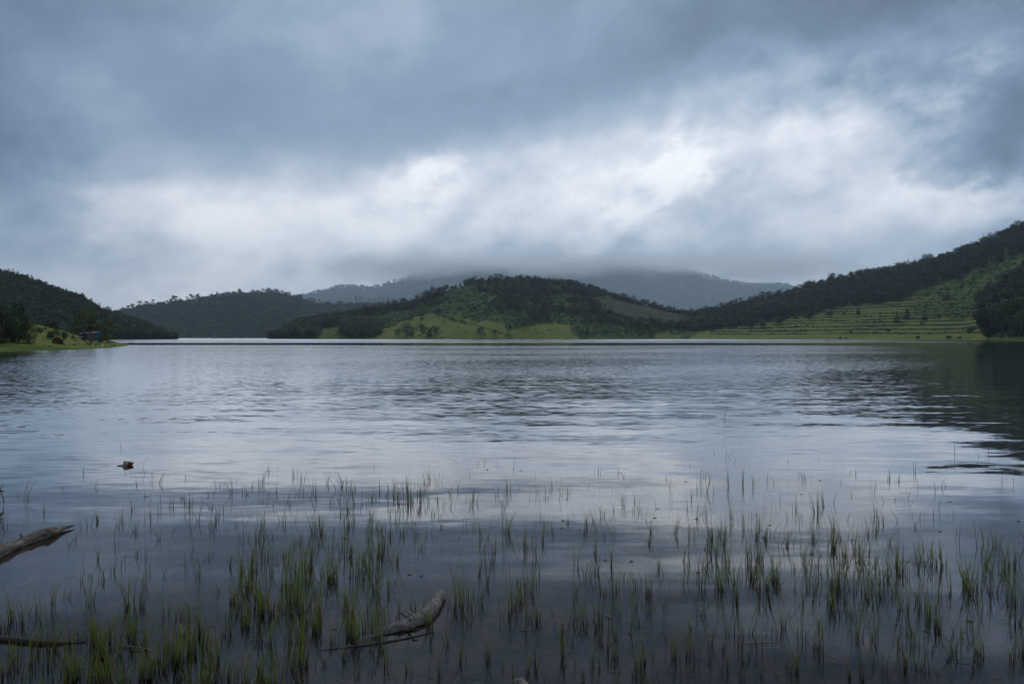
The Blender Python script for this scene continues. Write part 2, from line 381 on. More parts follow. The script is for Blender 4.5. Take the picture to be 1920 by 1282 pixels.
# ------------------------------------------------------------------ vegetation meshes
def leaf_cloud(lobes, n, size, rnd, droop=0):
    """leaf-sprays spread through a set of ellipsoids (x, y, z, rx, ry, rz)"""
    vs, fs = [], []
    vol = [l[3]*l[4]*l[5] for l in lobes]
    for _ in range(n):
        l = rnd.choices(lobes, vol)[0]
        while True:
            d = Vector((rnd.uniform(-1, 1), rnd.uniform(-1, 1), rnd.uniform(-1, 1)))
            if .05 < d.length <= 1: break
        d = d.normalized()*(d.length**.45)
        c = Vector((l[0]+d.x*l[3], l[1]+d.y*l[4], l[2]+d.z*l[5]))
        nrm = (d+Vector((rnd.uniform(-.8, .8), rnd.uniform(-.8, .8), rnd.uniform(-.3, 1.0)))).normalized()
        u = nrm.orthogonal().normalized(); v = nrm.cross(u); a = rnd.uniform(0, 6.28)
        u, v = u*math.cos(a)+v*math.sin(a), v*math.cos(a)-u*math.sin(a)
        s = size*rnd.uniform(.55, 1.35); k = len(vs)
        vs += [c-u*s, c+v*s*.5-u*s*.15, c+u*s, c-v*s*.5+u*s*.1]; fs.append((k, k+1, k+2, k+3))
    return vs, fs
def tube(path, radii, seg, rough=0, seed=0, cap=True, fine=0):
    vs, fs = [], []; n = len(path)
    path = [Vector(p) for p in path]
    for i, p in enumerate(path):
        d = (path[min(i+1, n-1)]-path[max(i-1, 0)]).normalized()
        u = d.cross(Vector((0, 0, 1))); u = u.normalized() if u.length > .05 else Vector((1, 0, 0)); v = u.cross(d).normalized()
        for j in range(seg):
            a = 2*math.pi*j/seg
            q = u*math.cos(a)+v*math.sin(a)
            r = radii[i]*(1+rough*mn.noise(Vector((math.cos(a)*1.5, math.sin(a)*1.5, i*.35+seed)))+fine*mn.noise(Vector((math.cos(a)*6, math.sin(a)*6, i*.22+seed))))
            vs.append(p+q*r)
    for i in range(n-1):
        for j in range(seg):
            k = (j+1) % seg
            fs.append((i*seg+j, i*seg+k, (i+1)*seg+k, (i+1)*seg+j))
    if cap: fs += [tuple(range(seg-1, -1, -1)), tuple((n-1)*seg+j for j in range(seg))]
    return vs, fs
def join(*parts):
    vs, fs = [], []
    for a, b in parts:
        k = len(vs); vs += a; fs += [tuple(i+k for i in f) for f in b]
    return vs, fs
# every kind is modelled 1 unit tall; name -> list of (trunk mesh, crown mesh)
VAR = {}
def kind(name, trunkfn, crownfn, n, leafmat, barkmat='bark'):
    out = []
    for i in range(n):
        rnd = random.Random(hash_name(name)+i*17)
        tv, tf = trunkfn(rnd); cv, cf = crownfn(rnd)
        out.append((mesh('trunk', tv, tf, M[barkmat], True), mesh('crown', cv, cf, M[leafmat])))
    VAR[name] = out
def hash_name(s): return sum((i+1)*ord(c) for i, c in enumerate(s))
def trunk(h, r, lean=.04, limbs=4, spread=.25):
    def fn(rnd):
        lx, ly = rnd.uniform(-lean, lean), rnd.uniform(-lean, lean)
        P_ = [(lx*t*t*h, ly*t*t*h, -.05+t*(h+.05)) for t in (0, .3, .6, 1)]
        parts = [tube(P_, [r*1.25, r, r*.7, r*.25], 6, .1)]
        for k in range(limbs):
            t = rnd.uniform(.45, .9); a = rnd.uniform(0, 6.28); s = spread*rnd.uniform(.6, 1)
            b = Vector((lx*t*t*h, ly*t*t*h, t*h))
            parts.append(tube([b, b+Vector((math.cos(a)*s*.5, math.sin(a)*s*.5, s*.4)), b+Vector((math.cos(a)*s, math.sin(a)*s, s*.9))], [r*.45, r*.3, r*.1], 4))
        return join(*parts)
    return fn
def crown_round(n=480, size=.045, wide=.34, low=.22):
    def fn(rnd):
        L = []
        for k in range(rnd.randint(7, 11)):
            a = rnd.uniform(0, 6.28); h = rnd.uniform(low, .88); rr = wide*(1-abs(h-.55)*1.1)*rnd.uniform(.3, .9)
            s = rnd.uniform(.13, .23)
            L.append((math.cos(a)*rr, math.sin(a)*rr, h, s, s, s*rnd.uniform(.8, 1.1)))
        return leaf_cloud(L, n, size, rnd)
    return fn
def crown_cone(n=300, size=.045, w=.2, low=.12):
    def fn(rnd):
        L = []; k = 9
        for i in range(k):
            h = low+(1-low)*i/k; r = w*(1-(h-low)/(1-low))*rnd.uniform(.75, 1.15)+.02
            L.append((rnd.uniform(-.02, .02), rnd.uniform(-.02, .02), h+.05, r, r, .07))
        return leaf_cloud(L, n, size, rnd)
    return fn
def crown_tall(n=230, size=.04):
    def fn(rnd):
        L = []
        for k in range(rnd.randint(4, 6)):
            a = rnd.uniform(0, 6.28); h = rnd.uniform(.58, .93); rr = rnd.uniform(.02, .13); s = rnd.uniform(.06, .12)
            L.append((math.cos(a)*rr, math.sin(a)*rr, h, s*1.2, s*1.2, s*.7))
        return leaf_cloud(L, n, size, rnd)
    return fn
def crown_bush(n=200, size=.12, w=.75):
    def fn(rnd):
        L = []
        for k in range(rnd.randint(4, 7)):
            a = rnd.uniform(0, 6.28); rr = w*rnd.uniform(0, .75); s = rnd.uniform(.28, .45)
            L.append((math.cos(a)*rr, math.sin(a)*rr, rnd.uniform(.25, .65), s, s, s*.8))
        return leaf_cloud(L, n, size, rnd)
    return fn
def bare(rnd):
    L = []
    for k in range(34):
        a = rnd.uniform(0, 6.28); h = rnd.uniform(.3, .85); s = rnd.uniform(.1, .24)*(1.15-h*.6)
        L.append(tube([(0, 0, h), (math.cos(a)*s*.6, math.sin(a)*s*.6, h+s*.4), (math.cos(a)*s, math.sin(a)*s, h+s*.95)], [.009, .006, .003], 3, 0, 0, False))
    return join(*L)
kind('broadleaf_tree', trunk(.7, .022), crown_round(), 5, 'broad')
kind('spreading_tree', trunk(.7, .03, .06, 5, .3), crown_round(2600, .030, .44, .10), 4, 'broad')
kind('gum_tree', trunk(.8, .016, .05, 4, .18), crown_round(380, .04, .24, .30), 5, 'euc')
kind('slender_tree', trunk(.9, .011, .06, 4, .14), crown_tall(), 5, 'euc')
kind('conifer_tree', trunk(.9, .016, .02, 2, .1), crown_cone(), 5, 'pine')
kind('bare_tree', trunk(.95, .012, .04, 5, .16), bare, 3, 'twig', 'twig')
kind('shrub', trunk(.4, .03, .1, 5, .4), crown_bush(), 4, 'broad')
kind('bracken_bush', trunk(.3, .02, .1, 3, .3), crown_bush(140, .12, .9), 4, 'scrub')
kind('olive_tree', trunk(.6, .02, .06, 5, .3), crown_round(2600, .026, .42, .08), 4, 'olive')
kind('bank_shrub', trunk(.4, .03, .1, 5, .4), crown_bush(1100, .05, .6), 3, 'olive')

SHAPE = {'gum_tree': 'thin-crowned', 'broadleaf_tree': 'round-topped', 'conifer_tree': 'pointed', 'slender_tree': 'long-trunked', 'shrub': 'low', 'bare_tree': 'bare'}
def seg(px, tab):
    for lim, w_ in tab:
        if px < lim: return w_
def ridge_tree(k, px, hill, hpx, where, group, wide, t):
    sz = 'tall' if hpx > 16 else 'small' if hpx < 11 else 'middling'
    plant(k, px, 0, hill, hpx, '%s %s tree %s' % (sz, SHAPE[k], where), group, 'tree', wide, p=hill.at(px, t))
PROTO = {}      # (kind, variant) -> (trunk object, crown object) used as the source of the woods
def plant(kname, px, py, hill, hpx, label, group=None, cat='tree', wide=1.0, name=None, var=None, p=None, sink=.02):
    """one tree or shrub, hpx photo pixels tall, standing where the hillside shows at (px, py)"""
    p = p or hill.find(px, py)
    h = hpx/F*p[1]
    v = random.randrange(len(VAR[kname])) if var is None else var
    e = bpy.data.objects.new(name or kname, None); COL.objects.link(e); e.empty_display_size = 1
    e.location = (p[0], p[1], p[2]-sink*h); e.rotation_euler = (0, 0, random.uniform(0, 6.28)); s = h*random.uniform(.94, 1.06)
    e.scale = (h*wide, h*wide, s)
    tag(e, label, cat, group)
    t = link('trunk' if cat == 'tree' else 'stem', VAR[kname][v][0], e); c = link('crown' if cat == 'tree' else 'foliage', VAR[kname][v][1], e)
    PROTO.setdefault((kname, v), (t, c))
    return e

def wood(name, label, pts, kinds):
    """a far-off wood: many trees of several kinds as one stuff object"""
    ng = bpy.data.node_groups.new(name, 'GeometryNodeTree')
    ng.interface.new_socket('Geometry', in_out='INPUT', socket_type='NodeSocketGeometry')
    ng.interface.new_socket('Geometry', in_out='OUTPUT', socket_type='NodeSocketGeometry')
    N = ng.nodes.new; Lk = ng.links.new
    gi, go = N('NodeGroupInput'), N('NodeGroupOutput'); jn = N('GeometryNodeJoinGeometry')
    combos = [(k, v) for k in kinds for v in range(len(VAR[k]))]
    for kv in reversed(combos):
        tr, cr = PROTO[kv]; j2 = N('GeometryNodeJoinGeometry')
        for ob in (tr, cr):
            oi = N('GeometryNodeObjectInfo'); oi.transform_space = 'ORIGINAL'; oi.inputs['Object'].default_value = ob; oi.inputs['As Instance'].default_value = False
            Lk(oi.outputs['Geometry'], j2.inputs[0])
        gti = N('GeometryNodeGeometryToInstance'); Lk(j2.outputs[0], gti.inputs[0]); Lk(gti.outputs[0], jn.inputs[0])
    ip = N('GeometryNodeInstanceOnPoints'); ip.inputs['Pick Instance'].default_value = True
    def na(n, t):
        a = N('GeometryNodeInputNamedAttribute'); a.data_type = t; a.inputs['Name'].default_value = n; return a.outputs['Attribute']
    Lk(gi.outputs[0], ip.inputs['Points']); Lk(jn.outputs[0], ip.inputs['Instance'])
    Lk(na('pick', 'INT'), ip.inputs['Instance Index'])
    cx = N('ShaderNodeCombineXYZ'); Lk(na('turn', 'FLOAT'), cx.inputs[2]); Lk(cx.outputs[0], ip.inputs['Rotation'])
    Lk(na('size', 'FLOAT_VECTOR'), ip.inputs['Scale']); Lk(ip.outputs[0], go.inputs[0])
    me = bpy.data.meshes.new(name); me.from_pydata([q[0] for q in pts], [], [])
    start = {}; acc = 0
    for k in kinds: start[k] = acc; acc += len(VAR[k])
    a = me.attributes.new('pick', 'INT', 'POINT'); a.data.foreach_set('value', [start[q[1]]+random.randrange(len(VAR[q[1]])) for q in pts])
    a = me.attributes.new('turn', 'FLOAT', 'POINT'); a.data.foreach_set('value', [random.uniform(0, 6.28) for q in pts])
    a = me.attributes.new('size', 'FLOAT_VECTOR', 'POINT'); fl = []
    for q in pts:
        wd = q[3]*q[2]; fl += [wd, wd, q[2]]
    a.data.foreach_set('vector', fl)
    o = link(name, me); tag(o, label, None, None, 'stuff')
    md = o.modifiers.new('wood', 'NODES'); md.node_group = ng
    return o

# ------------------------------------------------------------------ single trees and shrubs
X_ = plant
GR = 'trees along the crest of the central hill'
# crest of the central hill: (px, top, base, kind, width, label)
for px, top, base, k, wd, lb in [
    (872, 521, 534, 'gum_tree', 1.3, 'leftmost dark tree of the small clump on the crest left of the summit gap'),
    (881, 518, 532, 'gum_tree', 1.3, 'second tree of the crest clump left of the summit gap'),
    (890, 514, 530, 'gum_tree', 1.4, 'tallest tree of the crest clump left of the summit gap'),
    (902, 519, 529, 'bare_tree', 1.2, 'pale bare tree standing in the summit gap of the central hill'),
    (920, 512, 529, 'gum_tree', 1.3, 'left tree of the highest clump on the summit of the central hill'),
    (930, 511, 529, 'gum_tree', 1.4, 'tallest dark tree on the summit of the central hill'),
    (939, 513, 528, 'broadleaf_tree', 1.3, 'round tree right of the tallest summit tree'),
    (949, 516, 527, 'gum_tree', 1.2, 'slim-topped tree at the right end of the summit clump'),
    (959, 517, 527, 'broadleaf_tree', 1.2, 'small round tree past the right end of the summit clump'),
    (835, 532, 549, 'broadleaf_tree', 1.2, 'lone dark tree on the slope between the two crest clumps'),
    (812, 536, 562, 'gum_tree', 1.1, 'tall dark tree at the right end of the left shoulder clump'),
    (803, 542, 564, 'broadleaf_tree', 1.3, 'broad tree beside the tall one on the left shoulder'),
    (793, 545, 566, 'broadleaf_tree', 1.3, 'rounded tree in the middle of the left shoulder clump'),
    (783, 550, 569, 'gum_tree', 1.3, 'dark tree at the left end of the left shoulder clump'),
    (774, 556, 571, 'broadleaf_tree', 1.3, 'low tree below the left shoulder clump'),
    (855, 530, 540, 'conifer_tree', 1.2, 'small pointed tree on the open crest between the clumps'),
    (863, 527, 537, 'conifer_tree', 1.2, 'pointed tree just left of the crest clump'),
    (728, 556, 578, 'conifer_tree', 1.1, 'pointed dark tree rising over the left ridge of the central hill'),
    (742, 560, 580, 'broadleaf_tree', 1.2, 'round dark tree right of the pointed one on the left ridge'),
    (756, 557, 578, 'broadleaf_tree', 1.2, 'dark tree halfway along the left ridge of the central hill'),
    (714, 565, 585, 'gum_tree', 1.2, 'dark tree on the lower left ridge, left of the pointed tree'),
    (700, 570, 589, 'broadleaf_tree', 1.2, 'spreading dark tree on the lower left ridge'),
    (685, 568, 590, 'gum_tree', 1.1, 'slim dark tree on the lower left ridge above the bracken'),
    (661, 576, 592, 'gum_tree', 1.3, 'dark tree with a tilted crown above the green slope'),
    (640, 583, 598, 'broadleaf_tree', 1.3, 'low dark tree at the upper left of the green slope'),
    (1107, 529, 545, 'gum_tree', 1.0, 'single tall tree standing up from the right crest of the central hill')]:
    X_(k, px, base, HC, base-top, lb, GR, 'tree', wd)
for i in range(30):
    px = 968+i*4.6+random.uniform(-1.2, 1.2); top = lerp([(960, 519), (1000, 519), (1060, 523), (1110, 533)], px)+random.uniform(-1.5, 1.5)
    if i < 26: ridge_tree('conifer_tree', px, HC, 11+random.uniform(-1.5, 3), seg(px, [(995, 'just right of the summit clump on the central hill'), (1030, 'in the even crest row left of its middle'), (1065, 'in the even crest row right of its middle'), (3000, 'ending the even crest row by the single tall tree')]), 'conifers along the right crest', 1.4, .985)
for i in range(34):
    px = 1104+i*6.2+random.uniform(-2, 2)
    ridge_tree(random.choice(['conifer_tree', 'gum_tree', 'broadleaf_tree']), px, HC, random.uniform(9, 15), seg(px, [(1140, 'just right of the single tall tree on the right crest'), (1190, 'above the upper end of the brown terraced slope'), (1250, 'above the middle of the brown terraced slope'), (3000, 'above the lower end of the brown slope')]), 'trees down the right ridge of the central hill', 1.25, .985)
for i in range(22):
    px = 528+i*5.2+random.uniform(-2, 2)
    ridge_tree(random.choice(['gum_tree', 'broadleaf_tree']), px, HC, random.uniform(12, 19), seg(px, [(555, 'at the very tip of the central hill by the water'), (595, 'on the wooded left tip of the central hill'), (3000, 'on the rise behind the small green clearing')]), 'trees on the left tip of the central hill', 1.3, .97)
# shore trees of the central hill
for px, top, base, k, wd, lb in [
    (902, 613, 634, 'broadleaf_tree', 1.25, 'left of two dark trees standing alone by the water below the yellow grass'),
    (930, 618, 634, 'broadleaf_tree', 1.3, 'right and rounder of two dark trees alone by the water below the yellow grass'),
    (791, 599, 633, 'gum_tree', .9, 'tallest tree poking out of the dark shoreside clump'),
    (762, 606, 633, 'broadleaf_tree', 1.2, 'leftmost tree of the dark shoreside clump under the yellow slope'),
    (775, 609, 633, 'broadleaf_tree', 1.3, 'broad tree in the left half of the dark shoreside clump'),
    (803, 611, 633, 'broadleaf_tree', 1.3, 'broad tree right of the tallest in the dark shoreside clump'),
    (815, 610, 633, 'broadleaf_tree', 1.2, 'rightmost tree of the dark shoreside clump'),
    (747, 612, 633, 'gum_tree', 1.2, 'low tree at the left foot of the dark shoreside clump'),
    (985, 594, 614, 'broadleaf_tree', 1.3, 'dark tree at the lower edge of the wood above the yellow patch'),
    (1223, 613, 631, 'broadleaf_tree', 1.3, 'round grey-green tree by the small bright meadow'),
    (1244, 607, 625, 'broadleaf_tree', 1.1, 'bluish dark tree right of the round meadow tree'),
    (1200, 612, 633, 'broadleaf_tree', 1.3, 'dark waterside tree left of the small bright meadow'),
    (1291, 599, 614, 'gum_tree', 1.3, 'dark tree in the dip between the two hills')]:
    X_(k, px, base, HC, base-top, lb, 'trees near the shore of the central hill', 'tree', wd)
# terraces on the right
for px, top, base, k, wd, cat, lb in [
    (1411, 599, 616, 'broadleaf_tree', 1.3, 'tree', 'left of the two dark rounded trees at the left end of the terraces'),
    (1426, 596, 615, 'broadleaf_tree', 1.4, 'tree', 'right of the two dark rounded trees at the left end of the terraces'),
    (1461, 583, 608, 'conifer_tree', 1.6, 'tree', 'big dark tree at the forest edge above the left terraces'),
    (1520, 572, 592, 'conifer_tree', 1.4, 'tree', 'pale green pointed tree at the forest edge above the terraces'),
    (1556, 583, 593, 'shrub', .8, 'shrub', 'small round shrub on the upper left terrace edge'),
    (1609, 575, 591, 'conifer_tree', 1.6, 'tree', 'small dark tree standing on the upper terraces'),
    (1701, 574, 600, 'conifer_tree', 1.5, 'tree', 'largest cone-shaped tree standing on the terraces'),
    (1681, 584, 607, 'conifer_tree', 1.1, 'tree', 'narrow dark tree left of the largest terrace tree'),
    (1722, 627, 635, 'shrub', .9, 'shrub', 'round dark shrub by the water in the middle of the terraces'),
    (1780, 626, 635, 'shrub', .9, 'shrub', 'dark shrub by the water near the right end of the terraces'),
    (1800, 629, 635, 'shrub', 1.2, 'shrub', 'low dark shrub by the water at the right end of the terraces'),
    (1577, 629, 635, 'shrub', 1.0, 'shrub', 'low shrub by the water under the left terraces'),
    (1588, 631, 636, 'shrub', .9, 'shrub', 'tiny shrub by the water right of the low left one'),
    (1820, 608, 625, 'shrub', 1.0, 'shrub', 'brownish shrub at the right end of the lower terraces'),
    (1775, 551, 566, 'conifer_tree', 1.5, 'tree', 'small dark tree in the bracken above the terraces'),
    (1801, 506, 524, 'conifer_tree', 1.5, 'tree', 'pointed tree at the forest edge above the bracken slope'),
    (1596, 618, 624, 'shrub', 1.0, 'shrub', 'small shrub on the riser of the lowest left terrace'),
    (1667, 614, 621, 'shrub', 1.3, 'shrub', 'dark shrub on the riser of the second terrace'),
    (1735, 592, 600, 'shrub', 1.4, 'shrub', 'low dark shrub beside the foot of the largest terrace tree')]:
    X_(k, px, base, HR, base-top, lb, 'trees and shrubs on the terraces', cat, wd)
# the dark trees at the right edge
for px, top, base, k, wd, lb in [
    (1838, 585, 622, 'broadleaf_tree', 1.1, 'dark tree closing the right end of the terraces'), (1858, 566, 630, 'spreading_tree', .9, 'tall dark tree at the right shore beyond the terraces'),
    (1880, 575, 628, 'spreading_tree', 1.0, 'broad dark tree in the clump near the right edge'), (1898, 582, 633, 'spreading_tree', .9, 'bluish green drooping tree in the clump at the right edge'),
    (1915, 555, 628, 'spreading_tree', 1.0, 'tall dark tree cut by the right edge of the picture'), (1870, 545, 590, 'gum_tree', 1.2, 'dark tree on the slope behind the clump near the right edge'),
    (1893, 540, 585, 'broadleaf_tree', 1.1, 'upper dark tree on the slope near the right edge'), (1848, 556, 598, 'gum_tree', 1.2, 'slim dark tree beside the bracken near the right edge'),
    (1912, 520, 560, 'broadleaf_tree', 1.1, 'topmost dark tree below the bracken at the right edge'), (1945, 560, 635, 'spreading_tree', 1.0, 'dark tree just past the right edge of the picture')]:
    X_(k, px, base, HR, base-top, lb, 'dark trees by the right shore', 'tree', wd)
for i in range(95):
    px = 1268+i*7.2+random.uniform(-3, 3)
    ridge_tree(random.choice(['gum_tree', 'broadleaf_tree', 'gum_tree', 'conifer_tree']), px, HR, random.uniform(10, 21)*(1+max(0, px-1700)/900), 'on the right ridge '+seg(px, [(1330, 'at the dip between the hills'), (1400, 'just right of the dip between the hills'), (1460, 'below the end of the mountain outline'), (1530, 'above the left end of the terraces'), (1600, 'above the left part of the terraces'), (1670, 'above the middle of the terraces'), (1740, 'above the largest terrace tree'), (1800, 'above the pointed forest-edge tree'), (1860, 'above the bracken slope'), (5000, 'at the high right end by the picture edge')]), 'trees along the top of the right hillside', 1.15, .985)
for i in range(48):
    px = -10+i*6.8+random.uniform(-3, 3)
    if px > 318: continue
    ridge_tree('conifer_tree' if px < 200 else 'broadleaf_tree', px, HL, random.uniform(9, 16) if px < 150 else random.uniform(12, 18), 'on the left hill '+seg(px, [(50, 'at the high end by the left edge'), (100, 'on the high crest left of the bank trees'), (150, 'on the crest above the lone bank tree'), (210, 'on the crest above the shelter'), (260, 'on the falling ridge beyond the bank tip'), (5000, 'at the low end by the water')]), 'trees along the top of the left hill', 1.5, .985)
for i in range(52):
    px = 225+i*5.4+random.uniform(-2.5, 2.5)
    k_ = random.choice(['slender_tree', 'slender_tree', 'gum_tree']); ridge_tree(k_, px, HF, random.uniform(11, 20) if px < 455 else random.uniform(6, 11), 'on the hazy hill '+seg(px, [(270, 'at its low left end'), (320, 'on its left shoulder'), (370, 'on the open rise left of its top'), (420, 'just left of its highest part'), (465, 'on its highest part'), (5000, 'on its falling right side')]), 'slim trees on the hazy hill', 1.2, .98)
for i, (px, hh) in enumerate([(668, 24), (676, 25), (694, 20), (702, 19), (711, 22), (719, 21), (727, 20), (737, 18), (752, 16), (765, 15)]):
    X_('bare_tree', px, 0, HF, hh, ['thin pale tree', 'tall thin pale tree'][hh > 22]+[' at the left end', ' in the middle', ' at the right end'][(i > 2)+(i > 6)]+' of the open stand behind the left ridge', 'pale trees behind the left ridge', 'tree', 1.3, p=HF.at(px, .98))
for px, hh, wd in [(560, 14, 1.4), (600, 10, 1.5), (612, 16, 1.4), (637, 17, 1.7), (655, 14, 1.4)]:
    X_('broadleaf_tree', px, 0, HF, hh, 'hazy round-topped tree in the saddle right of the hazy hill', 'round trees in the hazy saddle', 'tree', wd, p=HF.at(px, .98))
# near left bank
for px, top, base, k, wd, cat, lb, Y in [
    (6, 553, 650, 'spreading_tree', .75, 'tree', 'big dark tree at the left edge on the grassy bank', 84), (-30, 560, 650, 'spreading_tree', .9, 'tree', 'dark tree just past the left edge of the picture', 88),
    (30, 590, 650, 'spreading_tree', 1.0, 'tree', 'dark bushy tree right of the big one at the left edge', 87), (55, 604, 649, 'olive_tree', 1.0, 'tree', 'lowest dark olive bushy tree of the left edge clump', 88),
    (50, 590, 606, 'olive_tree', 1.0, 'tree', 'small pale sapling on the skyline of the grassy bank', 118),
    (101, 600, 637, 'olive_tree', .85, 'tree', 'rounded olive green tree alone on the bank slope', 105), (95, 622, 640, 'bank_shrub', .6, 'shrub', 'shrub at the foot of the lone bank tree', 100),
    (120, 618, 638, 'bank_shrub', .55, 'shrub', 'larger green shrub right of the lone bank tree', 104), (73, 618, 632, 'bank_shrub', .6, 'shrub', 'brownish shrub between the edge clump and the lone bank tree', 110),
    (136, 626, 636, 'bank_shrub', .6, 'shrub', 'small shrub on the crest of the bank near the shelter', 118),
    (155, 580, 636, 'olive_tree', 1.1, 'tree', 'tallest olive green tree behind the shelter', 150), (178, 592, 637, 'olive_tree', 1.1, 'tree', 'brownish olive tree behind the right end of the shelter', 152),
    (198, 598, 639, 'olive_tree', 1.0, 'tree', 'rightmost brown-green tree at the tip of the bank', 150), (190, 632, 643, 'bank_shrub', .8, 'shrub', 'low bright shrub under the rightmost bank tree', 128)]:
    gy = None
    # ground point at that depth
    best = min((HB.at(px, k_/80) for k_ in range(1, 81)), key=lambda q: abs(q[1]-Y)); b_py = proj(*best)[1]
    X_(k, px, base, HB, b_py-top if cat == 'tree' else base-top, lb, 'trees and shrubs on the grassy bank', cat, wd, p=best)

# ------------------------------------------------------------------ woods (stuff)
def scatter(hill, n, fn, t0=.02, t1=1.0, x0=None, x1=None):
    out = []; x0 = hill.px0 if x0 is None else x0; x1 = hill.px1 if x1 is None else x1
    for _ in range(n):
        px = random.uniform(x0, x1); t = random.uniform(t0, t1); p = hill.at(px, t); q = proj(*p)
        r = fn(q[0], q[1], p, t)
        if r: out.append(((p[0], p[1], p[2]-.02*r[1]), r[0], r[1], r[2]))
    return out
for k, v in VAR.items():        # every variety stands somewhere as a single plant first
    for i in range(len(v)):
        if (k, i) not in PROTO:
            if k in ('bracken_bush',): plant(k, 700+i*30, 600, HC, 7, 'clump of bracken on the open green slope of the central hill', 'bracken clumps', 'shrub', 1.2, 'bracken_bush', i)
            elif k in ('shrub',): plant(k, 850+i*60, 622, HC, 5, 'low shrub on the yellow grass near the central shore', 'low shrubs on the yellow grass', 'shrub', 1.0, None, i)
            else: plant(k, 560+i*9, 620, HC, 14, 'dark tree on the wooded left tip of the central hill', 'trees on the left tip of the central hill', 'tree', 1.1, None, i)
RW = random.random
F1 = [(860, 505), (1110, 505), (1200, 540), (1130, 560), (1090, 555), (1040, 560), (940, 555), (870, 545)]
F2 = [(930, 560), (1090, 545), (1135, 590), (1180, 606), (1225, 620), (1225, 636), (1080, 636), (1064, 606), (1000, 606), (950, 596)]
F3 = [(505, 640), (520, 590), (640, 580), (660, 605), (720, 618), (700, 636)]
F4 = [(1190, 606), (1318, 604), (1340, 570), (1500, 560), (1500, 625), (1310, 622), (1240, 618)]
def fc(px, py, p, t):
    grass = any(inside(q, *wob(px, py)) for q in C_BR+C_GR)
    if grass: return ('shrub', random.uniform(.4, 1.5), 1.1) if RW() < .10 else None
    if px > 1100 and t > .93: return (random.choice(['broadleaf_tree', 'gum_tree', 'conifer_tree', 'shrub']), random.uniform(2.5, 7.5), 1.2)
    if any(inside(q, px, py) for q in C_BN): return ('shrub', random.uniform(.6, 1.5), 1.0) if RW() < .10 else None
    clump = mn.noise(Vector((p[0]*.03, p[1]*.03, 5)))
    if inside(F1, px, py) or inside(F2, px, py):
        if clump < (-.22 if inside(F1, px, py) else -.02): return ('bracken_bush', random.uniform(1.2, 2.6), 1.2) if RW() < .8 else None
        return (random.choice(['broadleaf_tree', 'gum_tree', 'conifer_tree', 'broadleaf_tree', 'gum_tree']), 3.2+6.5*RW()**1.6, random.uniform(.9, 1.5))
    if inside(F3, px, py): return (random.choice(['broadleaf_tree', 'gum_tree', 'broadleaf_tree']), random.uniform(5, 9.5), 1.25)
    if inside(F4, px, py): return (random.choice(['broadleaf_tree', 'gum_tree']), random.uniform(4, 8.5), 1.25)
    if px < 830 and t > .86: return (random.choice(['broadleaf_tree', 'gum_tree']), random.uniform(6, 10), 1.25)
    if t > .93 and px > 1100: return (random.choice(['broadleaf_tree', 'gum_tree', 'conifer_tree']), random.uniform(5, 8), 1.2)
    if clump > .22 and RW() < .5: return ('broadleaf_tree', random.uniform(3, 5.5), 1.3)
    if RW() < .75: return ('bracken_bush', random.uniform(.8, 2.3), 1.25)
wood('woodland', 'woods, bracken and scrub covering the central hill', scatter(HC, 11000, fc), ['broadleaf_tree', 'gum_tree', 'conifer_tree', 'shrub', 'bracken_bush'])
def fr_(px, py, p, t):
    a, b = wob(px, py)
    if inside(R_TERR, a, b) and not any(inside(q, a, b) for q in R_SCR):
        z = p[2]; zz = z-5.0+1.0*mn.noise(Vector((p[0]*.013, p[1]*.013, 0))); f = (zz/3.1) % 1 if zz > -1.3 else 0
        if px > 1330 and z > 1.4 and .40 < f < 1 and mn.noise(Vector((p[0]*.06, z*.4, 3))) > -.3: return ('shrub', random.uniform(.4, 1.5)*RW()+.3, 1.1)
        return None
    if px < 1330 and py > 617: return None
    if any(inside(q, a, b) for q in R_SCR):
        if RW() < .03: return ('broadleaf_tree', random.uniform(2, 4), 1.3)
        return ('bracken_bush', random.uniform(.7, 1.8), 1.3) if RW() < .7 else None
    if py > 632 and px < 1850: return None
    if py > 626: return ('shrub', random.uniform(.8, 2), 1.2) if RW() < .3 else None
    return (random.choice(['broadleaf_tree', 'gum_tree', 'gum_tree', 'conifer_tree']), 3.4+7*RW()**1.6, random.uniform(.85, 1.4))
wood('woodland', 'dark forest and bracken covering the right hillside', scatter(HR, 15500, fr_, .02, 1.02, 1100, 2250), ['broadleaf_tree', 'gum_tree', 'conifer_tree', 'shrub', 'bracken_bush'])
def fl_(px, py, p, t):
    if px > 200 or t < .12: return (random.choice(['broadleaf_tree', 'gum_tree']), random.uniform(4, 6.5), 1.3)
    return (random.choice(['conifer_tree', 'conifer_tree', 'broadleaf_tree']), random.uniform(3.0, 5.2), 1.5)
wood('woodland', 'dense dark conifer wood covering the left hill', scatter(HL, 6500, fl_, .0, 1.05, -350, 330), ['broadleaf_tree', 'gum_tree', 'conifer_tree'])
wood('woodland', 'blue-green wood covering the hazy hill across the lake', scatter(HF, 9500, lambda px, py, p, t: (random.choice(['gum_tree', 'slender_tree', 'broadleaf_tree', 'broadleaf_tree']), random.uniform(9, 18), 1.25), .0, 1.05), ['broadleaf_tree', 'gum_tree', 'slender_tree'])
wood('woodland', 'pale distant trees on the hazy foothill and mountains', scatter(HM2, 2600, lambda px, py, p, t: (random.choice(['gum_tree', 'broadleaf_tree']), random.uniform(13, 28), 1.2), .2, 1.05)
     + scatter(HM, 9000, lambda px, py, p, t: (random.choice(['gum_tree', 'broadleaf_tree']), random.uniform(24, 48), 1.3), .3, 1.03, 500, 1600), ['broadleaf_tree', 'gum_tree'])
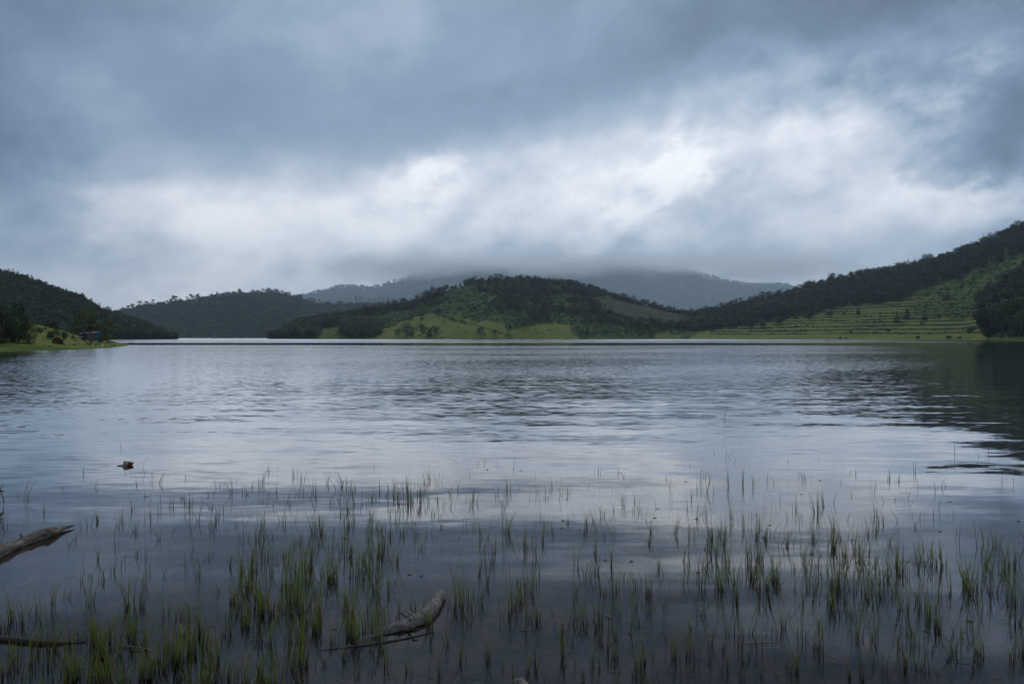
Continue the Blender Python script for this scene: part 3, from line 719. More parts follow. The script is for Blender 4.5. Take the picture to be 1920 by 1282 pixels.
wood('undergrowth', 'tussocks and small bushes on the grassy bank', scatter(HB, 260, lambda px, py, p, t: ('bank_shrub', random.uniform(.12, .6)*(1 if RW() < .3 else .5), .9) if p[2] > .3 else None, .03, 1.0, -150, 225), ['bank_shrub'])

# ------------------------------------------------------------------ air
hz = mesh('haze', [(x, y, z) for x in (-9500, 9500) for y in (-80, 9800) for z in (-4.2, 1260)], [(0, 1, 3, 2), (4, 6, 7, 5), (0, 4, 5, 1), (2, 3, 7, 6), (0, 2, 6, 4), (1, 5, 7, 3)], [])
hm = bpy.data.materials.new('haze'); hm.use_nodes = True; hm.node_tree.nodes.clear(); g = G(hm.node_tree)
pv = g.n('ShaderNodeVolumePrincipled'); pv.inputs['Color'].default_value = (.66, .83, 1, 1); pv.inputs['Density'].default_value = 8.5e-5; pv.inputs['Anisotropy'].default_value = .55
o = g.n('ShaderNodeOutputMaterial'); hm.node_tree.links.new(pv.outputs[0], o.inputs['Volume'])
hz.materials.append(hm); tag(link('haze', hz), 'thin bluish haze over the lake and hills', None, None, 'stuff')
# ------------------------------------------------------------------ low cloud on the mountain tops
cm = bpy.data.materials.new('cloud'); cm.use_nodes = True; cm.node_tree.nodes.clear(); g = G(cm.node_tree)
pos = g.n('ShaderNodeNewGeometry').outputs['Position']; x, y, z = g.xyz(pos)
nz = g.noise(g.vm('MULTIPLY', pos, (.0017, .0017, .0034)), 1, 6, .62)
zz = g.m('ADD', z, g.m('MULTIPLY', g.m('SUBTRACT', nz, .5), 520))
lo = g.m('MULTIPLY', g.ss(zz, 620, 800), g.ss(zz, 780, 960, 1, 0))
ed = g.ss(g.m('ABSOLUTE', g.m('SUBTRACT', x, 900)), 1700, 3400, 1, 0)
den = g.m('MULTIPLY', g.m('MULTIPLY', lo, ed), .0026)
pv = g.n('ShaderNodeVolumePrincipled'); pv.inputs['Color'].default_value = (.95, .98, 1, 1); pv.inputs['Anisotropy'].default_value = .3; g.put(pv.inputs['Density'], den)
o = g.n('ShaderNodeOutputMaterial'); cm.node_tree.links.new(pv.outputs[0], o.inputs['Volume'])
cb = mesh('low_cloud', [(xx, yy, zc_) for xx in (-3000, 4400) for yy in (6950, 8150) for zc_ in (430, 1230)], [(0, 1, 3, 2), (4, 6, 7, 5), (0, 4, 5, 1), (2, 3, 7, 6), (0, 2, 6, 4), (1, 5, 7, 3)], cm)
tag(link('low_cloud', cb), 'grey cloud hiding the tops of the far mountains', None, None, 'stuff')

# ------------------------------------------------------------------ emergent grass
def blade_mat(g):
    ge = g.n('ShaderNodeNewGeometry'); x, y, z = g.xyz(ge.outputs['Position']); r = ge.outputs['Random Per Island']
    green = g.mix(g.noise(ge.outputs['Position'], 9, 2), (.075, .118, .016), (.165, .220, .032))
    green = g.mix(g.ss(r, .45, .8), green, (.100, .115, .026))
    green = g.mix(g.ss(r, .80, .82), green, (.045, .032, .018))
    green = g.mix(g.ss(r, .93, .95), green, (.19, .14, .06))
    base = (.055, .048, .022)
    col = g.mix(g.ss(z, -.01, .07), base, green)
    p = princ(g, col, .55, spec=.3)
    tr = g.n('ShaderNodeBsdfTranslucent'); g.put(tr.inputs[0], col)
    mx = g.n('ShaderNodeMixShader'); mx.inputs[0].default_value = .35; g.put(mx.inputs[1], p); g.put(mx.inputs[2], tr.outputs[0])
    return mx.outputs[0]
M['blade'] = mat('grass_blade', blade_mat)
M['straw'] = mat('dead_straw', lambda g: princ(g, g.mix(g.noise(g.n('ShaderNodeNewGeometry').outputs['Position'], 6, 2), (.10, .075, .045), (.27, .22, .15)), .8))
def blade(vs, fs, bx, by, h, leanx, leany, wid, rnd, z0, kink=0):
    seg = 5; a = rnd.uniform(-.9, .9); wx, wy = math.cos(a), math.sin(a); k = len(vs)
    L = h; bend = rnd.uniform(.2, 1.0)
    for i in range(seg+1):
        t = i/seg; hh = -.0+t*h
        f = t*(1-bend)+bend*t*t
        cx, cy = bx+leanx*h*f, by+leany*h*f; cz = hh*(1-.12*t*abs(leanx))
        if kink and t > .55: cz = h*.55-(t-.55)*h*.35; cx += kink*(t-.55)*h*.9
        w = wid*(1.0 if i == 0 else (1-t**1.7)*.95+.05)/2
        if i == seg: w = wid*.03
        vs += [(cx-wx*w, cy-wy*w, cz), (cx+wx*w, cy+wy*w, cz)]
    j = len(vs)
    vs += [(bx-leanx*z0*-.2-wx*wid*.35, by, z0), (bx+wx*wid*.35, by, z0)]
    fs.append((j, j+1, k+1, k))
    for i in range(seg): fs.append((k+2*i, k+2*i+1, k+2*i+3, k+2*i+2))
def tuft_geo(n, h, spread, rnd, depth, lean=0, wmul=1.0):
    vs, fs = [], []
    for i in range(n):
        a = rnd.uniform(0, 6.28); r = spread*math.sqrt(rnd.random())
        hh = h*1.12*(1 if i < 2 else rnd.uniform(.4, 1.0))
        lx = lean+rnd.gauss(0, .13)+(math.cos(a)*.12 if n > 2 else 0)+(rnd.choice((-1, 1))*rnd.uniform(.3, .7) if rnd.random() < .16 else 0); ly = rnd.gauss(0, .12)
        blade(vs, fs, math.cos(a)*r, math.sin(a)*r, hh, lx, ly, rnd.uniform(.0026, .0050)*wmul, rnd, -depth, rnd.choice((-1, 1)) if rnd.random() < .035 else 0)
    return vs, fs
def place_name(px, py):
    far = py < 905
    if far: 
        for lim, s in [(320, 'near the floating brown leaf'), (700, 'far out in calm water left of centre'), (1150, 'far out in calm water at the centre'), (1500, 'far out right of centre'), (2000, 'far out toward the dark reflection on the right')]:
            if px < lim: return s
    if py < 1000:
        for lim, s in [(80, 'left of the long driftwood log'), (210, 'off the tip of the left driftwood log'), (330, 'in the thin group right of the left driftwood log'), (450, 'in the row behind that group'), (620, 'in open water left of the bright glint'), (830, 'around the bright cloud glint'), (1000, 'right of the bright cloud glint'), (1250, 'in the open middle water'), (1450, 'in the outer edge of the right-centre bed'), (1620, 'in the dense knot right of centre'), (2000, 'in the outer water on the right')]:
            if px < lim: return s
    if py < 1125:
        for lim, s in [(250, 'below the left driftwood log'), (450, 'between the left log and the tall clump'), (620, 'by the tallest dense clump left of centre'), (760, 'behind the grey log'), (900, 'behind the tip of the grey log'), (1060, 'in the middle bed right of the grey log'), (1260, 'in the scattered bed at the middle'), (1420, 'in the thick right-centre bed'), (1600, 'in the bed left of the right-hand thicket'), (1760, 'in the right-hand thicket'), (2000, 'at the right edge of the water')]:
            if px < lim: return s
    for lim, s in [(120, 'in the bottom left corner'), (260, 'in the thick left foreground'), (420, 'around the pale curled leaf'), (600, 'in the dense foreground below the tall clump'), (720, 'at the submerged foot of the grey log'), (900, 'in front of the grey log'), (1100, 'in the dark foreground by the bottom stone'), (1350, 'in the sparse dark foreground at centre right'), (1600, 'in the dark foreground right of centre'), (1780, 'in the lower right foreground'), (2000, 'in the bottom right corner')]:
        if px < lim: return s
rg = random.Random(77)
TU = []   # px, base py, height px, blades, spread px, lean
hand = """45 935 46 4 4;117 919 13 2 2;82 961 22 2 2;12 986 26 3 5;162 988 30 5 6;183 978 28 5 2;222 961 25 2 3;238 975 30 5 8;253 998 27 4 3;284 975 30 3 2;219 1019 32 2 2;298 1012 22 3 2;322 1005 26 2 2;
345 943 18 3 2;358 950 32 4 3;372 978 42 3 2;402 978 28 8 6;433 926 36 3 3;458 923 14 2 2;269 888 20 2 3;283 892 8 1 1;236 888 8 1 1;155 887 14 2 1;212 1074 30 4 3;193 1088 24 4 6;273 1043 30 2 2;307 1078 14 2 2;426 1060 32 5 4;376 1081 38 4 6;358 1040 15 1 1;
241 1126 58 7 8;165 1133 55 6 8;127 1120 28 4 4;310 1150 40 5 6;358 1185 75 9 12;320 1230 70 14 14;102 1135 50 6 8;60 1150 38 5 8;82 1210 60 14 16;190 1200 62 14 16;40 1250 60 12 14;130 1262 55 12 18;240 1190 60 8 8;
493 905 40 3 2;503 885 14 2 1;552 892 18 3 4;567 899 18 3 3;588 923 30 4 3;631 874 8 1 1;703 878 8 1 1;769 878 8 1 1;805 902 30 3 3;540 978 36 7 12;495 971 32 2 1;481 975 12 2 1;657 985 52 3 2;666 947 24 2 1;592 999 46 9 5;602 999 42 8 4;692 985 38 5 7;695 937 22 3 4;
740 940 32 4 4;748 942 26 3 4;757 943 38 5 6;768 942 40 6 5;793 938 36 6 5;781 930 26 2 2;842 930 22 3 3;857 919 26 2 2;888 930 22 1 1;883 957 22 2 1;754 1002 30 4 2;780 1005 28 5 8;733 1009 20 5 3;721 1026 34 5 4;790 1026 28 3 4;645 1040 50 9 8;505 1047 52 7 6;481 1064 64 4 3;
664 1081 65 10 8;674 1074 50 6 6;690 1067 42 4 4;540 1100 80 16 8;550 1128 88 16 10;562 1137 92 14 10;574 1090 62 8 8;530 1137 60 9 10;588 1140 60 9 10;698 1126 66 9 10;485 1133 82 12 14;470 1110 50 6 10;557 1205 92 18 14;556 1252 85 18 16;661 1195 95 12 8;650 1150 70 10 10;693 1185 64 7 8;626 1205 52 6 6;600 1110 60 8 12;620 1090 60 8 12;
859 1126 82 9 8;850 1136 45 5 8;878 1140 56 7 8;900 1140 26 3 3;809 1178 66 6 6;773 1147 34 4 4;842 1209 38 4 4;826 1262 55 4 3;724 1247 52 4 3;912 1233 38 3 3;907 1054 26 3 3;923 1054 24 3 2;947 999 50 8 6;955 919 30 5 5;942 954 34 3 3;950 1157 44 5 6;
974 916 14 1 1;964 878 13 2 1;1004 892 7 1 1;1036 916 15 2 1;1051 936 24 1 1;1069 923 12 1 1;1123 888 15 2 2;1114 886 8 1 1;1201 874 8 1 1;1148 919 8 1 1;1168 950 24 3 2;1131 967 26 5 5;1074 964 20 1 1;1097 988 37 4 4;1112 978 30 3 2;1017 1016 30 4 2;980 1026 48 5 4;1005 1047 32 3 3;
1200 961 18 3 3;1255 912 14 1 1;1221 998 42 3 1;1264 1005 32 4 4;1314 905 30 3 2;1322 899 14 1 1;1331 899 16 2 1;1304 916 22 1 1;1325 923 37 3 1;1339 923 20 1 1;1368 909 32 4 3;1393 909 34 3 1;1414 912 26 3 1;1289 954 24 2 1;1296 936 18 2 1;1307 974 38 3 1;1373 978 48 5 4;
1332 1010 50 8 4;1340 1040 60 9 5;1352 1020 46 9 6;1362 1060 60 9 6;1370 1090 50 8 8;1345 1105 55 8 6;1402 1054 66 8 4;1423 1061 38 5 4;1147 1061 32 5 3;1116 1074 42 8 5;1102 1081 36 8 5;1192 1099 37 5 5;1154 1105 52 7 5;1216 1112 38 6 4;1236 1067 32 4 2;961 1143 62 9 6;978 1126 72 10 8;992 1109 58 9 6;
1007 1164 42 7 4;1054 1230 62 9 3;1124 1164 46 7 4;1081 1160 42 9 9;1155 1150 36 5 6;1245 1140 16 3 2;1267 1230 58 9 6;1298 1226 52 10 9;1330 1205 36 5 3;1198 1247 42 8 6;1155 1233 36 5 5;1380 1123 52 8 4;1316 1099 62 6 4;1364 1185 42 4 3;1430 1109 52 9 7;1412 1090 46 6 6;
1529 961 46 12 6;1546 947 26 4 3;1561 995 52 5 3;1527 1012 40 6 4;1477 974 26 2 1;1491 957 34 4 3;1505 974 20 2 1;1646 985 40 5 2;1655 985 32 1 1;1683 978 28 2 1;1626 1005 38 2 1;1640 1002 30 3 2;1665 1019 42 5 4;1607 1033 44 8 4;1714 988 17 3 1;1750 971 22 2 2;1763 954 24 1 1;1667 899 22 4 3;1683 902 17 4 2;1697 919 20 1 1;1462 940 24 1 1;
1445 1005 32 1 1;1422 1047 42 6 3;1431 1099 42 7 5;1455 1088 52 9 6;1562 1105 72 8 4;1579 1110 60 8 8;1592 1100 55 7 8;1607 1109 72 12 10;1638 1095 74 10 6;1659 1090 60 8 6;1679 1061 62 6 4;1690 1070 60 8 6;1703 1081 42 6 8;1721 1067 48 4 1;1741 1061 52 6 4;1757 1061 42 5 2;1771 1064 37 4 3;1693 1143 64 9 8;1728 1140 42 9 6;1750 1150 62 9 8;1779 1109 52 5 4;
1809 1095 42 8 4;1816 1112 68 12 7;1828 1108 50 10 9;1848 1061 58 4 2;1881 1067 48 5 4;1862 1109 52 8 8;1897 1123 62 10 8;1914 1133 66 11 8;1469 1178 47 6 4;1503 1192 42 7 6;1534 1212 47 10 8;1603 1195 72 6 4;1638 1199 47 6 4;1559 1143 52 6 4;1712 1209 42 7 7;1838 1226 62 9 5;1790 1233 44 6 7;1697 1247 52 8 6;1491 1247 47 4 2;
1360 784 12 2 2;1331 789 10 1 1;1383 785 9 1 1;1318 781 6 1 1;1353 784 6 1 1;1366 857 16 2 3;1379 863 12 1 1;1533 861 10 1 1;1583 876 11 1 1;1792 852 24 1 1;1852 850 22 1 1;228 838 14 1 1;1338 850 8 1 1;1840 858 14 2 3;1880 905 14 1 1;1902 908 16 1 1"""
LEAN = {1366: .3, 1379: -.7, 1533: -.7, 1583: -1.0, 45: .35, 322: .55, 857: .3, 307: .5}
for s in hand.replace('\n', '').split(';'):
    if s.strip():
        a = [int(v) for v in s.split()]; TU.append((a[0]+rg.uniform(-1, 1), a[1], a[2], a[3], a[4], LEAN.get(a[0], rg.gauss(0, .09))))
for x0, x1, y0, y1, n, h0, h1, b0, b1 in [(0, 1900, 862, 940, 46, 5, 13, 1, 1), (180, 1100, 905, 1010, 120, 8, 26, 1, 3), (600, 900, 905, 1010, 55, 10, 30, 1, 4), (1100, 1800, 885, 1000, 80, 8, 28, 1, 2), (1270, 1450, 965, 1100, 42, 20, 42, 1, 5),
        (430, 740, 1010, 1200, 100, 25, 62, 3, 9), (0, 560, 1135, 1300, 85, 28, 66, 3, 10), (1420, 1915, 1010, 1125, 105, 22, 50, 1, 6), (560, 1920, 1125, 1290, 260, 12, 46, 1, 4), (850, 1260, 1005, 1130, 45, 16, 40, 1, 4), (120, 520, 1180, 1300, 34, 36, 80, 4, 12), (-60, 0, 900, 1280, 20, 20, 60, 2, 8), (1920, 1990, 1000, 1290, 20, 30, 60, 2, 8), (100, 440, 1000, 1130, 32, 10, 30, 1, 3)]:
    for _ in range(n):
        py = rg.uniform(y0, y1); px = rg.uniform(x0, x1)
        if mn.noise(Vector((px*.012, py*.02, 8))) < -.22: continue
        TU.append((px, py, rg.uniform(h0, h1), rg.randint(b0, b1), rg.uniform(1, 9), rg.gauss(0, .14)))
TU.sort(key=lambda t: -(t[2]*(t[3]**.5)))
vis = [t for t in TU if 0 < t[0] < 1920 and t[1] < 1290]
solo = vis[:300]; rest = [t for t in TU if t not in solo]
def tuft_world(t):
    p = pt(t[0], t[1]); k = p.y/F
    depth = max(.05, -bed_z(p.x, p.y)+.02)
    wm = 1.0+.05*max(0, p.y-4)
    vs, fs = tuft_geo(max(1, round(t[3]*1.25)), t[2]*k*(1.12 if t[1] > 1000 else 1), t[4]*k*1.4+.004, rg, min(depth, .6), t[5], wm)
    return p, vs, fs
keys = {}
for t in solo:
    n = t[3]
    size = 'single blade of grass' if n == 1 else 'pair of grass blades' if n == 2 else 'thin tuft of grass' if n < 5 else 'grass tuft' if n < 9 else 'dense grass tuft'
    tall = 'short' if t[2] < 24 else 'tall' if t[2] > 55 else 'knee-high' if False else 'medium'
    ln = ' leaning right' if t[5] > .13 else ' leaning left' if t[5] < -.13 else ''
    keys.setdefault((tall+' '+size+ln, place_name(t[0], t[1])), []).append(t)
ORD = ['leftmost', 'second from left', 'third from left', 'fourth from left', 'fifth from left', 'sixth from left', 'seventh from left', 'eighth from left', 'ninth from left', 'tenth from left', 'eleventh from left', 'twelfth from left', 'thirteenth from left', 'fourteenth from left', 'fifteenth from left']+['further-right']*40
for (a, b), L in keys.items():
    L.sort(key=lambda t: t[0])
    for i, t in enumerate(L):
        lab = a+' '+b if len(L) == 1 else (ORD[i]+' '+a+' '+b if i < len(L)-1 else 'rightmost '+a+' '+b)
        p, vs, fs = tuft_world(t)
        o = link('grass_tuft', mesh('grass_tuft', vs, fs, M['blade'])); o.location = p
        tag(o, ' '.join(lab.split()[:16]), 'grass tuft', 'grass tufts standing in the shallow water')
vs, fs = [], []
for t in rest:
    p, a, b = tuft_world(t); k = len(vs); vs += [(v[0]+p.x, v[1]+p.y, v[2]) for v in a]; fs += [tuple(i+k for i in f) for f in b]
tag(link('water_grass', mesh('water_grass', vs, fs, M['blade'])), 'thin scattered grass stalks standing between the larger tufts', None, None, 'stuff')
# dead stems floating and lying under the surface
def stems(n, zf, x0, x1, y0, y1, l0, l1, r):
    P_ = []
    for _ in range(n):
        p = pt(rg.uniform(x0, x1), rg.uniform(y0, y1)); a = rg.gauss(0, .6) if rg.random() < .6 else rg.uniform(0, 3.14); L = rg.uniform(l0, l1); z = zf(p)
        d = Vector((math.cos(a), math.sin(a), 0)); q = Vector((-d.y, d.x, 0))*rg.uniform(-.2, .2)*L; rr = r*rg.uniform(.5, 1.3)
        P_.append(tube([p+Vector((0, 0, z))-d*L/2, p+q+Vector((0, 0, z+rg.uniform(0, .006))), p+Vector((0, 0, z))+d*L/2], [rr, rr, rr*.5], 4, 0, 0, False))
    return join(*P_)
v, f = stems(150, lambda p: .002, 40, 1880, 1040, 1290, .02, .11, .0013)
tag(link('floating_straw', mesh('floating_straw', v, f, M['straw'])), 'pale dead grass stems floating among the tufts', None, None, 'stuff')
v, f = stems(420, lambda p: bed_z(p.x, p.y)*rg.uniform(.5, 1), -60, 1980, 1090, 1300, .06, .3, .0018)
tag(link('sunken_straw', mesh('sunken_straw', v, f, M['straw'])), 'tangled dead stems lying under the shallow water', None, None, 'stuff')
M['debris'] = mat('dark_debris', lambda g: princ(g, (.03, .025, .02), .8))
P_ = []
for _ in range(45):
    p = pt(rg.uniform(0, 1920), rg.uniform(880, 1200)); s = rg.uniform(.006, .016); a = rg.uniform(0, 3)
    P_.append(([p+Vector((math.cos(a+k*1.256)*s*(1.6 if k % 2 else .8), math.sin(a+k*1.256)*s, .002+(.004 if k == 0 else 0))) for k in range(5)]+[p+Vector((0, 0, .007))], [(k, (k+1) % 5, 5) for k in range(5)]))
v, f = join(*P_); tag(link('floating_debris', mesh('floating_debris', v, f, M['debris'])), 'tiny dark bits of leaf drifting on the water', None, None, 'stuff')

# ------------------------------------------------------------------ driftwood
def wood_mat(a, b, c):
    def fn(g):
        o = g.n('ShaderNodeTexCoord').outputs['Object']; s = g.vm('MULTIPLY', o, (5, 55, 55))
        n = g.noise(s, 1, 6, .65, .8); n2 = g.noise(o, 14, 4, .6); n3 = g.noise(g.vm('MULTIPLY', o, (16, 90, 90)), 1, 4, .6, .5)
        col = g.mix(g.ss(n, .32, .62), a, b); col = g.mix(g.ss(n2, .50, .72, 0, .8), col, c)
        col = g.mix(g.ss(n3, .58, .68, 0, .8), col, (.02, .017, .015))
        bm = g.n('ShaderNodeBump'); bm.inputs['Strength'].default_value = 1; bm.inputs['Distance'].default_value = .008; g.put(bm.inputs['Height'], g.m('ADD', n, g.m('MULTIPLY', n3, .6)))
        return princ(g, col, .75, bm.outputs[0])
    return fn
M['wood_grey'] = mat('weathered_grey_wood', wood_mat((.065, .058, .057), (.145, .132, .130), (.29, .275, .27)))
M['wood_brown'] = mat('wet_brown_wood', wood_mat((.036, .031, .028), (.10, .087, .075), (.22, .195, .16)))
def spline(P_, n):
    out = []; P_ = [P_[0]]+P_+[P_[-1]]
    for i in range(1, len(P_)-2):
        for k in range(n):
            t = k/n; a, b, c, d = P_[i-1:i+3]
            out.append(tuple(.5*((2*b[j])+(-a[j]+c[j])*t+(2*a[j]-5*b[j]+4*c[j]-d[j])*t*t+(-a[j]+3*b[j]-3*c[j]+d[j])*t**3) for j in range(len(a))))
    out.append(tuple(P_[-2])); return out
def log_(name, pts, m, label, cat, seg=26, rough=.22, fine=.16, seed=0, steps=9):
    """pts: world points with radius; the mesh is turned so its grain runs along local X"""
    P4 = spline([(*q[0], q[1]) for q in pts], steps)
    o0 = Vector(P4[0][:3]); d = (Vector(P4[-1][:3])-o0).normalized(); rot = d.to_track_quat('X', 'Z'); inv = rot.inverted()
    v, f = tube([inv @ (Vector(q[:3])-o0) for q in P4], [q[3] for q in P4], seg, rough, seed, True, fine)
    o = link(name, mesh(name, v, f, m, True)); o.location = o0; o.rotation_euler = rot.to_euler()
    if label: tag(o, label, cat)
    return o, inv, o0
def W3(px, py, z): p = pt(px, py, z); return (p.x, p.y, p.z)
lg, inv, o0 = log_('driftwood_log', [(W3(610, 1243, -.10), .022), (W3(680, 1206, -.035), .030), (W3(727, 1184, -.004), .029), (W3(765, 1171, .008), .036), (W3(796, 1155, .016), .039), (W3(810, 1141, .02), .037), (W3(821, 1124, .022), .033), (W3(827, 1114, .022), .027), (W3(829, 1110, .022), .014)], M['wood_grey'], 'short grey weathered log with a blunt end rising from the grass left of centre', 'driftwood', seed=2.2)
def stub(par, inv, o0, pts, m):
    P4 = spline([(*q[0], q[1]) for q in pts], 4)
    v, f = tube([inv @ (Vector(q[:3])-o0) for q in P4], [q[3] for q in P4], 8, .3, 4); s = link('branch_stub', mesh('branch_stub', v, f, m, True), par)
stub(lg, inv, o0, [(W3(768, 1158, .04), .010), (W3(755, 1150, .06), .006), (W3(748, 1146, .075), .003)], M['wood_grey'])
lg, inv, o0 = log_('driftwood_log', [(W3(-190, 1110, .01), .056), (W3(-60, 1062, .015), .050), (W3(0, 1035, .02), .044), (W3(40, 1018, .022), .038), (W3(70, 1006, .026), .041), (W3(92, 999, .028), .042), (W3(106, 994, .026), .030), (W3(122, 989, .022), .016), (W3(140, 985, .018), .003)], M['wood_brown'], 'long brown driftwood log with a pointed tip entering from the left edge', 'driftwood', seed=7.5, rough=.3)
stub(lg, inv, o0, [(W3(44, 1010, .04), .012), (W3(40, 1004, .06), .009), (W3(37, 1001, .07), .004)], M['wood_brown'])
M['wood_dark'] = mat('wet_dark_wood', wood_mat((.02, .017, .015), (.05, .043, .038), (.08, .07, .06)))
for nm, pts, lab in [('stick', [(W3(600, 1220, -.004), .006), (W3(680, 1209, .002), .006), (W3(745, 1199, .003), .005), (W3(815, 1184, .002), .002)], 'thin dark stick floating along the front of the grey log'),
                     ('stick', [(W3(-60, 1188, .01), .012), (W3(20, 1197, .012), .012), (W3(90, 1204, .01), .010), (W3(160, 1203, .0), .006)], 'dark wet stick lying in the thick grass at lower left'),
                     ('stick', [(W3(225, 1208, .01), .003), (W3(262, 1213, .012), .003), (W3(292, 1219, .004), .002)], 'pale straw-coloured stem lying right of the dark left stick'),
                     ('stick', [(W3(760, 1143, .05), .005), (W3(773, 1152, .07), .006), (W3(783, 1160, .06), .004)], 'pale twig resting across the top of the grey log'),
                     ('stick', [(W3(1372, 1205, .004), .0014), (W3(1430, 1202, .005), .0014), (W3(1466, 1203, .0), .001)], 'pale straw stem floating in the dark foreground right of centre'),
                     ('dead_branch', [(W3(-70, 965, .0), .012), (W3(-30, 935, .10), .012), (W3(-4, 920, .12), .010), (W3(7, 922, .10), .005)], 'dark dead branch tip poking in at the left edge above the long log'),
                     ('dead_branch', [(W3(-60, 978, .0), .014), (W3(-20, 972, .02), .012), (W3(3, 974, .01), .006)], 'lower dark branch end at the left edge just above the long log')]:
    b, inv, o0 = log_(nm, pts, M['straw'] if 'pale' in lab else M['wood_dark'], lab, 'stick' if nm == 'stick' else 'branch', 8, .2, 0, 3, 5)
    if 'poking' in lab:
        for q in ([(W3(-2, 921, .11), .004), (W3(4, 910, .16), .003), (W3(6, 905, .17), .002)], [(W3(0, 921, .11), .005), (W3(7, 935, .06), .004), (W3(6, 945, .01), .003)]):
            v, f = tube([inv @ (Vector(a[0])-o0) for a in q], [a[1] for a in q], 6); link('twig', mesh('twig', v, f, M['wood_dark'], True), b)

# ------------------------------------------------------------------ small things on the water
def lump(n, rx, ry, rz, seed, rough=.35, m=None, name='lump'):
    vs, fs = [], []; a_ = 10
    for i in range(a_+1):
        th = math.pi*i/a_
        for j in range(16):
            ph = 2*math.pi*j/16; d = Vector((math.sin(th)*math.cos(ph), math.sin(th)*math.sin(ph), math.cos(th)))
            r = 1+rough*mn.noise(d*1.7+Vector((seed, 0, 0))); vs.append((d.x*rx*r, d.y*ry*r, d.z*rz*r))
    for i in range(a_):
        for j in range(16): fs.append((i*16+j, i*16+(j+1) % 16, (i+1)*16+(j+1) % 16, (i+1)*16+j))
    return mesh(name, vs, fs, m, True)
def leafmesh(L, Wd, curl, m, name, twist=0):
    vs, fs = [], []; nu_, nv = 10, 6
    for i in range(nu_+1):
        t = i/nu_; w = Wd*math.sin(math.pi*min(1, .04+t*.96))**.7/2
        for j in range(nv+1):
            s = j/nv*2-1
            vs.append(((t-.5)*L, s*w*(1-.3*curl*abs(s)), curl*w*abs(s)**1.5+.25*curl*L*(t-.4)**2+.003*mn.noise(Vector((t*5, s*3, 1)))))
    for i in range(nu_):
        for j in range(nv): k = i*(nv+1)+j; fs.append((k, k+1, k+nv+2, k+nv+1))
    return mesh(name, vs, fs, m, True)
M['maroon'] = mat('dark_red_brown_leaf', lambda g: princ(g, g.mix(g.noise(g.n('ShaderNodeTexCoord').outputs['Object'], 40, 4), (.012, .006, .008), (.085, .030, .032)), .5))
M['pale'] = mat('pale_brown_leaf', lambda g: princ(g, g.mix(g.noise(g.n('ShaderNodeTexCoord').outputs['Object'], 60, 5), (.16, .12, .085), (.36, .29, .22)), .7))
e = bpy.data.objects.new('floating_leaf', None); COL.objects.link(e); p = pt(240, 872.5); e.location = p
tag(e, 'curled dark red-brown leaf with a pale underside floating far out at left', 'leaf')
a = link('leaf_blade', leafmesh(.145, .16, 1.0, M['maroon'], 'leaf_blade'), e); a.location = (.015, 0, .052); a.rotation_euler = (R(180-12), R(8), R(12)); a.scale = (.8, .8, .66)
b = link('leaf_underside', lump(1, .038, .02, .03, 3, .4, M['pale'], 'leaf_underside'), e); b.location = (-.012, -.035, .022)
c_, d_ = tube([(-.03, -.02, .02), (-.07, -.03, .006), (-.115, -.04, .002)], [.010, .007, .004], 6); link('leaf_stalk', mesh('leaf_stalk', c_, d_, M['wood_dark'], True), e)
a = link('floating_leaf', leafmesh(.066, .044, .9, M['pale'], 'floating_leaf')); a.location = pt(338, 1186)+Vector((0, 0, .02)); a.rotation_euler = (R(-35), R(42), R(-62)); tag(a, 'pale brown curled leaf caught in the grass at lower left', 'leaf')
M['stone'] = mat('grey_stone', lambda g: princ(g, g.mix(g.ss(g.noise(g.n('ShaderNodeTexCoord').outputs['Object'], 45, 5), .4, .65), (.07, .06, .055), (.24, .21, .19)), .8))
a = link('stone', lump(1, .038, .03, .024, 8, .5, M['stone'], 'stone')); a.location = pt(974, 1280)+Vector((0, 0, -.004)); tag(a, 'small brownish stone breaking the surface at the bottom edge', 'stone')
a = link('floating_leaf', leafmesh(.05, .02, .6, M['pale'], 'floating_leaf')); a.location = pt(1142, 1156)+Vector((0, 0, .004)); a.rotation_euler = (0, 0, R(-50)); tag(a, 'narrow pale leaf on the dark water at the middle right', 'leaf')
a = link('floating_leaf', leafmesh(.05, .018, .3, M['debris'], 'floating_leaf')); a.location = pt(1233, 954)+Vector((0, 0, .003)); a.rotation_euler = (0, 0, R(20)); tag(a, 'small dark leaf floating alone right of the bright reflection', 'leaf')
a = link('floating_leaf', leafmesh(.07, .02, .2, M['debris'], 'floating_leaf')); a.location = pt(274, 931)+Vector((0, 0, .003)); tag(a, 'dark narrow leaf floating behind the thin grass at left', 'leaf')

# ------------------------------------------------------------------ things on and off the grassy bank
def box(x0, x1, y0, y1, z0, z1):
    return [(x, y, z) for x in (x0, x1) for y in (y0, y1) for z in (z0, z1)], [(0, 1, 3, 2), (4, 6, 7, 5), (0, 4, 5, 1), (2, 3, 7, 6), (0, 2, 6, 4), (1, 5, 7, 3)]
M['plank'] = mat('old_boards', lambda g: princ(g, g.mix(g.noise(g.vm('MULTIPLY', g.n('ShaderNodeTexCoord').outputs['Object'], (6, 6, .7)), 1, 4), (.06, .05, .045), (.17, .145, .13)), .9))
M['black_tarp'] = mat('black_tarpaulin', lambda g: princ(g, g.mix(g.noise(g.n('ShaderNodeTexCoord').outputs['Object'], 2, 4), (.012, .013, .018), (.05, .052, .062)), .45))
M['blue_tarp'] = mat('blue_tarpaulin', lambda g: princ(g, g.mix(g.noise(g.n('ShaderNodeTexCoord').outputs['Object'], 3, 4), (.012, .07, .20), (.03, .16, .36)), .5))
M['sack'] = mat('pale_sacking', lambda g: princ(g, (.24, .24, .23), .8))
M['red'] = mat('faded_red_paint', lambda g: princ(g, g.mix(g.noise(g.n('ShaderNodeTexCoord').outputs['Object'], 3, 4), (.02, .010, .009), (.07, .028, .022)), .7))
